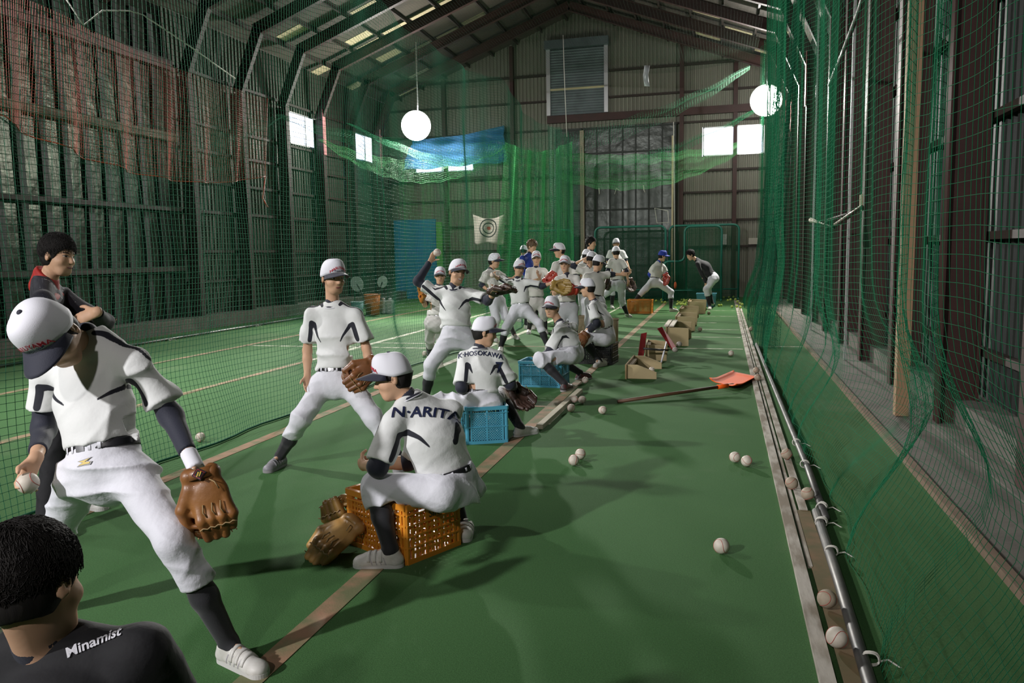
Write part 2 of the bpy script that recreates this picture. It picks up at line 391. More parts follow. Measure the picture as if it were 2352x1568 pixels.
window(1, *wins_l[0], 'y', XL, .06, [19.4]); window(2, *wins_l[1], 'y', XL, .06, [23.05])
window(3, *win_back_r, 'x', YB, .06, [.3]); window(4, *win_back_l, 'x', YB, .06, [-9.0])
# roller shutter high in the gable
sh = empty('roller_shutter', (-4.45, YB-.1, 5.8)); tag(sh, 'grey roller shutter closed high in the back gable wall', 'shutter')
P = []
for z in np.arange(5.75, 7.75, .02):
    P.append([(x, YB-.1-.012*abs(math.sin(z*PI/.08)), z) for x in (-5.3, -3.6)])
MB().grid(P).build('slats', m_shut, sh)
MB().box((-5.45, YB-.3, 7.75), (-3.45, YB-.05, 8.0)).build('roll_housing', m_shut, sh)
MB().box((-5.42, YB-.16, 5.75), (-5.3, YB-.04, 7.75)).box((-3.6, YB-.16, 5.75), (-3.48, YB-.04, 7.75)).build('guide_rail', m_alu, sh)
MB().box((-5.3, YB-.14, 6.5), (-3.6, YB-.115, 6.56)).build('wind_bar', m_foam, sh)
# big sliding doors
for k, (x0, x1) in enumerate(((-5.15, -4.3), (-4.25, -1.4))):
    d = empty('door_%d' % (k+1), ((x0+x1)/2, YB-.15, 0)); tag(d, kind='structure')
    MB().box((x0, YB-.2, .02), (x1, YB-.15, 5.3)).build('door_leaf', M('dark_door_sheet', (.075, .08, .072), .3, .7, noise=(1.1, .3), col2=(.045, .05, .045), bump=(1.3, .6, .06)), d)
    fm = MB()
    for z in (.06, 1.0, 1.85, 2.75, 3.6, 4.5, 5.25): fm.box((x0, YB-.235, z-.025), (x1, YB-.2, z+.025))
    xs = np.linspace(x0+.02, x1-.02, 3 if k == 0 else 8)
    for x in xs: fm.box((x-.02, YB-.24, .02), (x+.02, YB-.2, 5.3))
    fm.build('door_frame', m_sheet_dark, d)
MB().tube([(-1.5, YB-.32, 0), (-1.5, YB-.32, 4.9)], .03, 8).build('trim_20', m_foam)['kind'] = 'structure'
MB().box((-4.33, YB-.4, 0), (-4.21, YB-.26, 5.2)).build('trim_21', M('pale_post', (.33, .28, .2), .6))['kind'] = 'structure'
# ================================================================ HALL FITTINGS, NETS
m_net = M('green_net_cord', (.02, .19, .085), .8, spec=.1)
m_netd = M('dark_green_net_cord', (.012, .11, .055), .75, spec=.15)
m_net_lit = M('lamplit_net_cord', (.07, .4, .12), .7, spec=.15)  # left lamp's light on the far nets, painted in as a brighter green
m_net_or = M('orange_net_cord', (.28, .045, .014), .6)
m_rope = M('white_rope', (.6, .58, .52), .9)
m_pipe = M('galvanised_pipe', (.2, .19, .18), .5, .8, noise=(8, .2), col2=(.11, .11, .11))
m_greenpipe = M('green_painted_pipe', (.02, .17, .12), .4)

# flood lamps
m_lampglow = M('lamp_glow', (1, 1, 1), .5, emit=((1, .98, .93), 60))
def flood(loc, aim, label):
    root = empty('flood_lamp', loc); tag(root, label, 'flood lamp', 'flood lamps at the back of the hall')
    q = (V(aim)-V(loc)).to_track_quat('Z', 'Y'); T = Matrix.Translation(loc) @ q.to_matrix().to_4x4()
    def put(mb, nm, mt):
        mb.v = [tuple(T @ V(p)) for p in mb.v]; return mb.build(nm, mt, root, True)
    put(MB().lathe([(.05, -.32), (.09, -.3), (.12, -.16), (.27, .0), (.4, .1), (.41, .1), (.28, -.02), (.13, -.18)], 28), 'reflector', m_alu)
    put(MB().sphere((0, 0, .03), .36, 24, 14, (1, 1, .34)), 'lamp_glass', m_lampglow)
    put(MB().box((-.07, -.07, -.5), (.07, .07, -.3)), 'ballast_box', m_sheet_dark)
    MB().tube([T @ V((0, 0, -.4)), V(loc)+V((0, .15, .55)), V((loc[0], loc[1]+.15, roofz(loc[0])-.25))], .02).build('hanger', m_alu, root)
    return root
flood(LAMP_L, (-3.2, 4, .3), 'glaring round flood lamp on the left, by the blue tarpaulin')
flood(LAMP_R, (-2.2, 4, .3), 'glaring round flood lamp above the right back window')

# --- right hand net
def wav(y, k=1.0):
    return .03*np.sin(y*6.1+1.1)+.016*np.sin(y*13.3)+.06*np.sin(y*1.7+.4)
def right_net(u, v):    # u along Y, v height 0..1
    y = u; z = v*6.3
    low = smoothstep(1-v/.22)
    gather = np.exp(-((y-11.6)/1.7)**2)+.9*np.exp(-((y-15.5)/1.2)**2)
    x = .80+wav(y)*(1-.4*low)-.24*low+.012*(y-8)*(1-low)-.18*gather*smoothstep(v*3)
    x = x+.30*np.exp(-((v-.09)/.06)**2)*np.exp(-((y-4.5)/3.5)**2)*(1+.3*np.sin(y*3))
    y2 = y+.06*np.sin(v*9+y*2)+.05*np.sin(y*7.3)*low-.6*smoothstep(v*1.6)*0
    zz = z*(1-.02*np.sin(y*1.1))+.008+.02*np.sin(y*9+v*20)*v
    return np.stack([x, y2, np.maximum(zz, .006)], -1)
net('batting_cage_net', right_net, .9, 22.6, 610, 0, 1, 150, 640, 64, .0011, m_net, None,
    'green cage net hanging along the right side wall, tied to a pipe on the floor')
# slack bunches of it: gathered vertical folds
for i, (yy, n_, rr, zt, nm) in enumerate(((12.0, 46, .16, 6.3, 'bunched green net hanging nearest the camera on the right side'), (15.6, 36, .13, 6.4, 'bunched green net hanging further back on the right side'))):
    def bunch(u, v, yy=yy, rr=rr, zt=zt):
        a = u*2*PI*3.0; rad = rr*(.35+.9*(1-v)**1.5+.35*v**6)*(.6+.4*np.sin(u*31))
        return np.stack([.62+.5*v+rad*np.cos(a), yy+rad*1.3*np.sin(a)+.3*v, v*zt+.01+0*u], -1)
    net('bunched_net', bunch, 0, 1, n_*2, 0, 1, 60, 160, 30, .0018, m_netd, None, nm, group='bunched nets on the right')
# the floor pipe holding it, in two lengths, with rope ties
def pipe(pts, label, r=.021):
    o = MB().tube(pts, r, 12).build('floor_pipe', m_pipe, None, True); tag(o, label, 'pipe', 'pipes weighing down the nets'); return o
pa = G(1858, 1075)*[1, 1, 0]; pb = G(1935, 1400)*[1, 1, 0]
pipe([(.50, 12.2, .022), (.52, 9.0, .022), (.545, 5.2, .022), (.535, 4.25, .024)], 'grey metal pipe on the floor along the right net, far length')
pipe([(.50, 4.35, .022), (.49, 3.4, .022), (.475, 2.6, .022), (.47, 1.4, .022)], 'grey metal pipe on the floor along the right net, length nearest the camera', .023)
def tie(x, y, s, label, loops=2):
    pts = []
    for k in range(loops*14):
        a = k/14*2*PI; pts.append((x+.028*math.cos(a)+.004*k/14, y+.012*k/14+s*.004*math.sin(a*3), .029+.026*math.sin(a)))
    e = V(pts[-1])
    pts += [e+V((.03, .02, .0)), e+V((.07, .01, -.02)), e+V((.11, -.03, -.035))]
    o = MB().tube(pts, .0032, 6).build('rope_tie', m_rope, None, True); tag(o, label, 'rope', 'rope ties on the floor pipes')
for k, (y, s, lb) in enumerate(((4.15, 1, 'frayed white rope tie on the floor pipe joint beside the loose baseball'), (4.4, -1, 'white rope wound round the overlapping pipe ends'), (3.75, 1, 'white rope tie on the near pipe, first below the joint'),
        (5.3, 1, 'white rope loop on the far pipe, first above the joint'), (5.9, 1, 'white rope tie on the far pipe, second above the joint'), (2.75, 1, 'wire tie on the near pipe beside the lowest baseball'), (2.5, 1, 'wire tie on the near pipe at the bottom edge of the photo'))):
    tie(.50 if y < 4.3 else .53, y, s, lb, 3 if k < 2 else 2)

# --- left lane net
def left_net(u, v):
    y = u; z = v*4.45+0*u
    low = smoothstep(1-v/.2)
    g = smoothstep((y-16)/4)
    x = -3.78+.03*np.sin(y*5.2)+.05*np.sin(y*1.9)+.1*g*np.sin(y*13)*(1-low*.3)+.05*low*np.sin(y*2.3+1)-.0*low
    x = x-.12*smoothstep(1-v/.35)*(1-low)*(1+np.sin(y*2.9))
    zz = z-.28*np.abs(np.sin((y-2)*.55))*v**3
    return np.stack([x, y+.03*np.sin(z*3+y*5), np.maximum(zz, .006)], -1)
net('lane_net', left_net, 1.6, 21.2, 500, 0, 1, 104, 520, 60, .0017, m_netd, None, 'dark green net dividing the lanes, standing behind the row of players on the left')
MB_rope = MB().tube([tuple(left_net(np.array(y), np.array(0.0))+[0, 0, .008]) for y in np.arange(1.6, 21, .25)], .009, 6)
tag(MB_rope.build('net_hem_rope', m_netd, None, True), 'dark rope hem of the lane net lying on the carpet', 'rope')
# lamplit folds of the lane net's far end, light put into the cord colour
PLX0, PLX1 = PYY(1140, 480, 20.7)[0], PYY(1312, 480, 20.9)[0]
def far_fold(u, v):
    a = u*9*PI
    return np.stack([PLX1+u*(PLX0-PLX1)*(.8+.2*(1-v))+.07*np.cos(a)*(1-.5*v), 20.9+.12*np.sin(a)+0*v-.5*u, .01+v*(4.35-.25*np.sin(u*PI))], -1)
net('pleated_net', far_fold, 0, 1, 300, 0, 1, 105, 260, 24, .0024, m_net_lit, None, 'lamplit green pleated net curtain hanging in front of the sliding door')
# --- net by the left wall
def wall_net(u, v):
    y = u; z = v*4.6
    return np.stack([-9.55+.1*np.sin(y*3.1)+.05*np.sin(y*8)+0*v, y+.04*np.sin(z*3), np.maximum(z-.35*v*np.abs(np.sin(y*.45)), .01)], -1)
net('side_net', wall_net, 4.0, 22.3, 330, 0, 1, 90, 360, 50, .002, m_netd, None, 'green net hanging in front of the left side wall')
pipe([(-9.5, 7.2, .03), (-9.52, 12.5, .03), (-9.5, 20.8, .03)], 'long grey pipe on the floor below the left wall net', .02)
for k, y in enumerate((9.0, 11.8, 14.5, 17.2)):
    tie(-9.47, y, 1, ['white rope tuft on the left wall net, nearest the camera', 'white rope tie on the left floor pipe, second from the camera', 'white rope tie on the left floor pipe, third from the camera', 'white rope tie on the left floor pipe, farthest from the camera'][k], 3)
def back_net(u, v):
    return np.stack([u, 22.6+.12*np.sin(u*9)+.05*np.sin(u*21)+0*v, .01+v*(4.7-.2*np.abs(np.sin(u*.9)))], -1)
net('back_net', back_net, -9.6, -5.6, 110, 0, 1, 88, 200, 24, .0018, m_net_lit, None, 'green net hanging before the back wall left of the pleated curtain')
# ceiling net
def ceil_net(u, v):
    return np.stack([u, v, 6.35-.35*np.sin((u+9.6)/10.2*PI)*0-.22*np.abs(np.sin(v*.42))+.1*np.sin(u*1.1)], -1)
net('overhead_net', ceil_net, -9.5, .75, 160, 4.5, 22.3, 270, 50, 80, .0009, M('grey_net_cord', (.02, .05, .03), .9, spec=.05), None, 'fine net stretched overhead under the roof frames')
# swags: folded bands of net sagging across the hall
def swag(p0, p1, sag, width, n_, label, mat, depth=.25):
    p0 = np.array(p0, float); p1 = np.array(p1, float)
    def fn(u, v):
        c = p0+(p1-p0)*u[..., None]
        c = c.copy(); c[..., 2] -= sag*4*u*(1-u)
        w = width*(.22+1.5*np.sin(np.clip(u, 0, 1)*PI)**.8)
        ph = v*PI*2.5
        c[..., 2] += -w*v+.02*np.sin(u*60)
        c[..., 1] += depth*np.sin(ph)*.5
        return c
    return net('net_swag', fn, 0, 1, int(n_), 0, 1, 14, 90, 22, .002, mat, None, label, group='sagging net bands across the back of the hall')
swag(PYY(640, 262, 16), PYY(1722, 150, 20.5), 1.15, .3, 170, 'upper sagging band of green net across the hall below the gable', m_net)
swag(PYY(735, 318, 17), PYY(1165, 335, 20), .45, .3, 120, 'lamplit sagging band of net below the left flood lamp', m_net_lit)
swag(PYY(800, 282, 19), PYY(1745, 245, 20.5), 1.3, .2, 150, 'middle sagging net band ending beside the right flood lamp', m_net)
swag(PYY(1155, 330, 20), PYY(1720, 322, 20.5), .32, .5, 260, 'lamplit green sagging band of net before the sliding door', m_net_lit)
swag(PYY(-60, 215, 8.6), PYY(650, 262, 16), .35, .55, 220, 'long dark band of net sagging along the left wall', m_netd)
# orange net rolled up at the top left
def or_net(u, v):
    a = PXX(-40, -60, -7.4); b = PXX(612, 226, -7.4); c = PXX(-40, 250, -7.4); d = PXX(600, 405, -7.4)
    u_ = u[..., None]; v_ = v[..., None]
    top = a+(b-a)*u_; bot = c+(d-c)*u_
    p = top+(bot-top)*v_; p = p.copy()
    p[..., 2] -= .5*4*u*(1-u)*(.35+.65*v)*.7
    p[..., 0] += .08*np.sin(u*40)*(.3+v)
    return p
net('orange_net', or_net, 0, 1, 150, 0, 1, 44, 150, 32, .0018, m_net_or, None, 'thin orange net slung across the upper left of the hall')
tp = [tuple(or_net(np.array(u), np.array(1.0))) for u in np.linspace(0, 1, 30)]+[tuple(or_net(np.array(1.0), np.array(v))) for v in np.linspace(1, 0, 10)]
tag(MB().tube(tp, .007, 6).tube([tp[29], V(tp[29])+V((-.1, .05, -.35)), V(tp[29])+V((-.05, .1, -.5))], .012, 6).build('net_edge_cord', m_net_or, None, True), 'orange cord along the lower edge of the orange net', 'cord')
# white ropes and hangings
def rope(pts, label, r=.006, mat=None):
    o = MB().tube(pts, r, 6).build('rope', mat or m_rope, None, True); tag(o, label, 'rope'); return o
rope([PXX(150, -5, -5), PXX(192, 58, -5), PXX(235, 24, -5), PXX(300, 25, -5)]+[PXX(330, 35, -5), PXX(420, 95, -5), PXX(540, 180, -5)], 'thin white rope zigzagging up at the top left corner', .006)
rope([PYY(1293, 80, 18), PYY(1297, 200, 18), PYY(1302, 314, 18)], 'white rope hanging straight down before the grey shutter', .008)
rope([PYY(1547, 280, 22.4), PYY(1549, 470, 22.4), PYY(1550, 645, 22.4)], 'thin white cord with a red tassel hanging before the green screens', .012)
tag(MB().sphere(tuple(PYY(1551, 655, 22.4)), .04, 10, 8, (1, 1, 2.6)).build('tassel', M('red_tassel', (.6, .12, .04), .8), None, True), 'small red tassel at the end of the hanging cord', 'tassel')
for pts, lb in (([(1412, 446), (1416, 432), (1426, 440)], 'bent scrap of white tape stuck on the sliding door, left one'), ([(1478, 425), (1479, 436), (1482, 442)], 'bent scrap of white tape stuck on the sliding door, right one'),
                ([(1376, 432), (1377, 446)], 'short scrap of green tape stuck on the sliding door')):
    o = MB().tube([PYY(a, b, YB-.26) for a, b in pts], .018, 6).build('tape_scrap', m_rope, None, True); tag(o, lb, 'tape')
o = MB().tube([PYY(a, b, 22.3) for a, b in ((1504, 478), (1534, 484), (1536, 511), (1509, 512))], .012, 6, True).build('wire_hoop', m_rope, None, True); tag(o, 'white square wire hoop hanging above the green screens', 'hoop')
o = MB().grid([[PYY(1480+k*6+(1-abs(j-2)/2)*-3, 150+j*12, 19+.06*math.sin(j*2+k)) for k in range(3)] for j in range(5)]).build('plastic_scrap', M('clear_plastic', (.55, .58, .6), .25), None, True)
s_ = o.modifiers.new('s', 'SOLIDIFY'); s_.thickness = .006; tag(o, 'scrap of clear plastic caught high in the net below the roof', 'plastic')
# lamp arm on the right wall column
r_ = empty('bracket_arm', (1.55, 11.0, 2.1)); tag(r_, 'pale bent pipe bracket sticking out from the right wall post', 'bracket')
MB().tube([PXX(1990, 468, 1.72), PXX(1915, 520, 1.2), PXX(1862, 505, 1.0)], .028, 10).build('pipe_arm', M('cream_pipe', (.5, .45, .36), .5), r_, True)
MB().tube([PXX(1985, 480, 1.7), PXX(1900, 505, 1.35)], .016, 8).build('brace', m_brown, r_, True)
c_ = V(PXX(1993, 465, 1.72)); MB().box(c_-V((.08, .1, .1)), c_+V((.06, .1, .1))).build('junction_box', M('tan_box', (.36, .26, .15), .6), r_)
r_ = MB().tube([PXX(1905, 195, 1.3), PXX(1940, 110, 1.2), PXX(1975, 20, 1.1), PXX(1990, -30, 1.05)], .022, 8).build('diagonal_pipe', m_pipe, None, True); tag(r_, 'grey pipe running diagonally up behind the right net', 'pipe')
for x_, a, b, lb, mt in ((1.45, 2083, 2078, 'tan wooden post standing behind the right net', M('tan_wood_post', (.32, .2, .11), .7)), (1.5, 1948, 1945, 'pale conduit pipe standing behind the right net', m_alu), (1.5, 1867, 1867, 'thin grey conduit pipe far down the right wall', m_alu)):
    q = PXX(a, 560, x_); w_ = .05 if mt is not m_alu else .015
    MBp = MB().box((q[0]-w_, q[1]-w_, 0.03), (q[0]+w_, q[1]+w_, 6.0)); o = MBp.build('upright_post', mt); tag(o, lb, 'post')

# --- green pipe screens
def screen(x0, x1, z1, y, label, step=None):
    root = empty('pipe_screen', ((x0+x1)/2, y, 0)); tag(root, label, 'screen', 'green pipe screens at the back')
    rc = .16
    def arc(cx, cz, a0, a1): return [(cx+rc*math.cos(a), y, cz+rc*math.sin(a)) for a in np.linspace(a0, a1, 6)]
    pts = [(x0, y, .02)]
    if step:
        xs, zs = step
        pts += arc(x0+rc, zs-rc, PI, PI/2)+[(xs-rc, y, zs)]+[(xs-rc+rc*math.sin(a), y, zs+rc-rc*math.cos(a)) for a in np.linspace(0, PI/2, 6)]+arc(xs+rc, z1-rc, PI, PI/2)
    else: pts += arc(x0+rc, z1-rc, PI, PI/2)
    pts += arc(x1-rc, z1-rc, PI/2, 0)+[(x1, y, .02)]
    MB().tube(pts, .034, 8).build('pipe_frame', m_greenpipe, root, True)
    MB().tube([(x0, y, .3), (x1, y, .3)], .02, 8).tube([(x0, y-.35, .03), (x0, y+.35, .03)], .025, 8).tube([(x1, y-.35, .03), (x1, y+.35, .03)], .025, 8).build('cross_bar', m_greenpipe, root, True)
    def fn(u, v):
        zt = np.where(u < step[0]+.05, step[1], z1) if step else z1
        return np.stack([u, y-.03+.03*np.sin(u*5+v*4), .03+v*(zt-.08)], -1)
    net('screen_net', fn, x0+.05, x1-.05, int((x1-x0)/.03), 0, 1, 66, 30, 8, .0042, m_netd, root)
Ys = 23.6
fx = lambda px: PYY(px, 520, Ys)[0]
screen(fx(1367), fx(1529), 2.17, Ys, 'wide green pipe screen left of the hanging cord')
screen(fx(1536), fx(1698), 2.17, Ys+.25, 'wide green pipe screen against the right back corner')
screen(PYY(1524, 520, Ys-.5)[0], PYY(1658, 520, Ys-.5)[0], 2.12, Ys-.5, 'stepped green pipe screen with one low shoulder', (PYY(1573, 520, Ys-.5)[0], PYY(1560, 600, Ys-.5)[2]))
screen(PYY(1148, 530, 22.9)[0], PYY(1316, 530, 22.9)[0], 2.1, 22.9, 'green pipe screen behind the pleated net curtain')
o = MB().box(tuple(PYY(1660, 562, YB-.14)-[0, .05, 0]), tuple(PYY(1670, 538, YB-.06))).build('switch_box', M('pale_box', (.5, .5, .46), .5)); bevel(o, .01); tag(o, 'pale electric switch box on the back wall behind the right screens', 'switch box')
o = MB().box(tuple(PYY(1719, 561, YB-.14)-[0, .02, 0]), tuple(PYY(1741, 546, YB-.06))).build('notice_plate', M('notice', (.42, .38, .32), .6)); tag(o, 'small pale notice plate on the back wall at the right corner', 'notice')
# blue board, tarpaulin, target banner
a = PYY(911, 690, YB-.3); b = PYY(1001, 503, YB-.3)
o = MB().box((a[0], YB-.34, .0), (b[0], YB-.28, b[2])); o = o.build('blue_board', M('teal_blue_sheet', (.03, .22, .42), .5, noise=(2, .3), col2=(.02, .17, .34))); tag(o, 'tall teal blue board leaning at the back left corner', 'board')
o = MB().box((b[0]+.02, YB-.36, 0), (b[0]+.22, YB-.28, b[2]-.1)).build('green_board', M('lime_sheet', (.13, .38, .07), .6)); tag(o, 'narrow bright green board beside the tall blue board', 'board')
nU, nV = 40, 26; P = []
TL, TR, BL, BR = PYY(948, 322, YB-.35), PYY(1157, 288, YB-.35), PYY(925, 392, YB-.35), PYY(1165, 372, YB-.35)
for i in range(nU+1):
    row = []
    for j in range(nV+1):
        u, v = i/nU, j/nV
        p = (TL*(1-u)+TR*u)*(1-v)+(BL*(1-u)+BR*u)*v
        dz = -.1*math.sin(u*PI)*(1-v)*.9+.03*math.sin(u*19)*v
        p = p+np.array([0, .05*math.sin(u*14+v*9)+.05*math.sin(v*16-u*6)-.05, dz]); row.append(p)
    P.append(row)
tag(MB().grid(P).build('blue_tarpaulin', M('blue_tarp', (.07, .33, .62), .35, trans=.55, col2=(.25, .6, .95), bump=(6, .5, .03)), None, True), 'crumpled blue tarpaulin hung over the back left window', 'tarpaulin')
bx = lambda px, py: PYY(px, py, 22.2)
bc = bx(1122, 524)
def banner():
    m = bpy.data.materials.new('target_banner'); m.use_nodes = True; n = m.node_tree.nodes; l = m.node_tree.links; b = n['Principled BSDF']; b.inputs['Roughness'].default_value = .8
    g = n.new('ShaderNodeNewGeometry'); s = n.new('ShaderNodeVectorMath'); s.operation = 'SUBTRACT'; s.inputs[1].default_value = tuple(bc); l.new(g.outputs['Position'], s.inputs[0])
    q = n.new('ShaderNodeVectorMath'); q.operation = 'MULTIPLY'; q.inputs[1].default_value = (1, 0, 1); l.new(s.outputs[0], q.inputs[0])
    e = n.new('ShaderNodeVectorMath'); e.operation = 'LENGTH'; l.new(q.outputs[0], e.inputs[0])
    r = n.new('ShaderNodeValToRGB'); r.color_ramp.interpolation = 'CONSTANT'; w = (.5, .46, .4, 1); k = (.03, .03, .03, 1)
    mr = n.new('ShaderNodeMapRange'); mr.inputs[2].default_value = .4; l.new(e.outputs['Value'], mr.inputs[0]); l.new(mr.outputs[0], r.inputs[0])
    r.color_ramp.elements[0].color = (.4, .08, .06, 1); r.color_ramp.elements[1].position = .13; r.color_ramp.elements[1].color = w
    for p, c in ((.33, k), (.41, w), (.58, k), (.67, w)): x = r.color_ramp.elements.new(p); x.color = c
    l.new(r.outputs[0], b.inputs['Base Color']); return m
P = []
for i in range(17):
    row = []
    for j in range(13):
        u, v = i/16, j/12
        x = 1090+u*66+(1-v)*(u-.5)*8; y = 492+v*68+(1-v)*10*math.sin(u*PI)+v*3*math.sin(u*9)
        p = PYY(x, y, 22.2); p[1] += .06*math.sin(u*12+v*3); row.append(p)
    P.append(row)
o = MB().grid(P).build('target_banner', banner(), None, True); sm = o.modifiers.new('s', 'SOLIDIFY'); sm.thickness = .006; tag(o, 'white cloth banner printed with a round target hanging in the net', 'banner')
# ================================================================ SMOOTH-UNION SURFACES (for bodies, cloth, gloves)
def unit(v): v = np.asarray(v, float); return v/(np.linalg.norm(v)+1e-12)
class Shape:
    def __init__(s): s.ops = []
    def cap(s, a, b, ra, rb=None, k=.02, flat=None, sub=False):
        a = np.asarray(a, float); b = np.asarray(b, float); rb = ra if rb is None else rb; R = max(ra, rb)
        s.ops.append(('c', a, b, ra, rb, k, flat, sub, np.minimum(a, b)-R, np.maximum(a, b)+R)); return s
    def ell(s, c, ax, r, k=.02, sub=False):
        c = np.asarray(c, float); ax = np.asarray(ax, float); R = max(r)
        s.ops.append(('e', c, ax, np.asarray(r, float), None, k, None, sub, c-R, c+R)); return s
    def cut(s, p, n, lo=None, hi=None):   # remove the side the normal points to, within a box
        s.ops.append(('p', np.asarray(p, float), unit(n), lo, hi)); return s
    def build(s, name, h, warp=None, zmin=None):
        A = [o for o in s.ops if o[0] != 'p' and not o[7]]
        lo = np.min([o[8] for o in A], axis=0)-3*h; hi = np.max([o[9] for o in A], axis=0)+3*h
        n = np.ceil((hi-lo)/h).astype(int)+1
        d = np.full(n, 1.0, dtype=np.float32); ax = [lo[i]+np.arange(n[i])*h for i in range(3)]
        for o in s.ops:
            if o[0] == 'p':
                _, p, nn, l2, h2 = o
                i0 = np.zeros(3, int) if l2 is None else np.clip(((np.asarray(l2)-lo)/h).astype(int), 0, n)
                i1 = n if h2 is None else np.clip(((np.asarray(h2)-lo)/h).astype(int)+1, 0, n)
                if np.any(i1 <= i0): continue
                X, Y, Z = [a[i0[i]:i1[i]] for i, a in enumerate(ax)]
                q = (X[:, None, None]-p[0])*nn[0]+(Y[None, :, None]-p[1])*nn[1]+(Z[None, None, :]-p[2])*nn[2]
                w = d[i0[0]:i1[0], i0[1]:i1[1], i0[2]:i1[2]]; np.maximum(w, q, out=w); continue
            pad = (o[5] if not o[7] else 0)+3*h
            i0 = np.clip(np.floor((o[8]-pad-lo)/h).astype(int), 0, n); i1 = np.clip(np.ceil((o[9]+pad-lo)/h).astype(int)+1, 0, n)
            if np.any(i1 <= i0): continue
            X = ax[0][i0[0]:i1[0]][:, None, None]; Y = ax[1][i0[1]:i1[1]][None, :, None]; Z = ax[2][i0[2]:i1[2]][None, None, :]
            if o[0] == 'c':
                a, b, ra, rb, k, flat = o[1:7]; x = X-a[0]; y = Y-a[1]; z = Z-a[2]; ab = b-a
                if flat is not None:
                    nn, f = flat; nn = np.asarray(nn); c = (x*nn[0]+y*nn[1]+z*nn[2])*(f-1); x = x+nn[0]*c; y = y+nn[1]*c; z = z+nn[2]*c; ab = ab+nn*np.dot(ab, nn)*(f-1)
                L = np.dot(ab, ab)+1e-12; t = np.clip((x*ab[0]+y*ab[1]+z*ab[2])/L, 0, 1)
                q = np.sqrt((x-t*ab[0])**2+(y-t*ab[1])**2+(z-t*ab[2])**2)-(ra+(rb-ra)*t)
            else:
                c, R, r, k = o[1], o[2], o[3], o[5]; x = X-c[0]; y = Y-c[1]; z = Z-c[2]
                qs = [(x*R[i][0]+y*R[i][1]+z*R[i][2]) for i in range(3)]
                k0 = np.sqrt(sum((qs[i]/r[i])**2 for i in range(3))); k1 = np.sqrt(sum((qs[i]/r[i]**2)**2 for i in range(3)))+1e-9
                q = k0*(k0-1)/k1
            w = d[i0[0]:i1[0], i0[1]:i1[1], i0[2]:i1[2]]
            if o[7]:
                if k <= 0: np.maximum(w, -q, out=w)
                else: g = np.clip(.5-.5*(-q-w)/-k*-1, 0, 1); np.maximum(w, -q, out=w)
            elif k <= 0: np.minimum(w, q, out=w)
            else:
                g = np.clip(.5+.5*(w-q)/k, 0, 1); w[...] = w*(1-g)+q*g-k*g*(1-g)
        if zmin is not None:
            Z = ax[2][None, None, :]; np.maximum(d, (zmin-Z).astype(np.float32), out=d)
        if warp is not None:
            ii = np.nonzero(np.abs(d) < .02+2*h); P = np.stack([ax[i][ii[i]] for i in range(3)], -1); d[ii] += warp(P)
        d[0] = d[-1] = 1; d[:, 0] = d[:, -1] = 1; d[:, :, 0] = d[:, :, -1] = 1
        v, f = surface_nets(d, lo, h)
        return v, f
def surface_nets(d, lo, h):
    s = d < 0; c = np.zeros(np.array(d.shape)-1, np.uint8)
    for i in (0, 1):
        for j in (0, 1):
            for k in (0, 1): c += s[i:d.shape[0]-1+i, j:d.shape[1]-1+j, k:d.shape[2]-1+k]
    idx = np.argwhere((c > 0) & (c < 8)); Mn = len(idx)
    cs = [(i, j, k) for i in (0, 1) for j in (0, 1) for k in (0, 1)]
    val = np.stack([d[idx[:, 0]+a, idx[:, 1]+b, idx[:, 2]+e] for a, b, e in cs], -1)
    pos = np.zeros((Mn, 3)); cnt = np.zeros(Mn)
    for p in range(8):
        for q in range(p+1, 8):
            if sum(abs(cs[p][t]-cs[q][t]) for t in range(3)) != 1: continue
            mk = (val[:, p] < 0) != (val[:, q] < 0); t = np.where(mk, val[:, p]/(val[:, p]-val[:, q]+1e-20), 0)
            P = np.array(cs[p])[None]+t[:, None]*(np.array(cs[q])-np.array(cs[p]))[None]
            pos += np.where(mk[:, None], P, 0); cnt += mk
    v = lo+(idx+pos/np.maximum(cnt, 1)[:, None])*h
    im = np.full(c.shape, -1, np.int32); im[idx[:, 0], idx[:, 1], idx[:, 2]] = np.arange(Mn)
    fs = []
    for axn in range(3):
        b, e = (axn+1) % 3, (axn+2) % 3
        s0 = np.take(s, np.arange(s.shape[axn]-1), axn); s1 = np.take(s, np.arange(1, s.shape[axn]), axn)
        E = np.argwhere(s0 != s1); E = E[(E[:, b] > 0) & (E[:, e] > 0)]
        ins = s0[E[:, 0], E[:, 1], E[:, 2]]
        db = np.zeros(3, int); db[b] = 1; de = np.zeros(3, int); de[e] = 1
        g = lambda q: im[q[:, 0], q[:, 1], q[:, 2]]
        Q = np.stack([g(E-db-de), g(E-de), g(E), g(E-db)], -1); Q[~ins] = Q[~ins][:, ::-1]
        fs.append(Q)
    f = np.concatenate(fs); f = f[(f >= 0).all(1)]
    return v, f
def relax(v, f, it=1, lam=.5):
    e = np.concatenate([f[:, [0, 1]], f[:, [1, 2]], f[:, [2, 3]], f[:, [3, 0]]]); n = len(v)
    for _ in range(it):
        s = np.zeros((n, 3)); c = np.zeros(n)
        for k in range(3): s[:, k] = np.bincount(e[:, 0], v[e[:, 1], k], n)+np.bincount(e[:, 1], v[e[:, 0], k], n)
        c = np.bincount(e[:, 0], minlength=n)+np.bincount(e[:, 1], minlength=n)
        v = v+lam*(s/np.maximum(c, 1)[:, None]-v)
    return v
def bvh_of(v, f): return BVHTree.FromPolygons([tuple(q) for q in v], [tuple(q) for q in f])
def attr(me, name, vals):
    a = me.attributes.new(name, 'FLOAT', 'POINT'); a.data.foreach_set('value', np.ascontiguousarray(vals, dtype=np.float32))
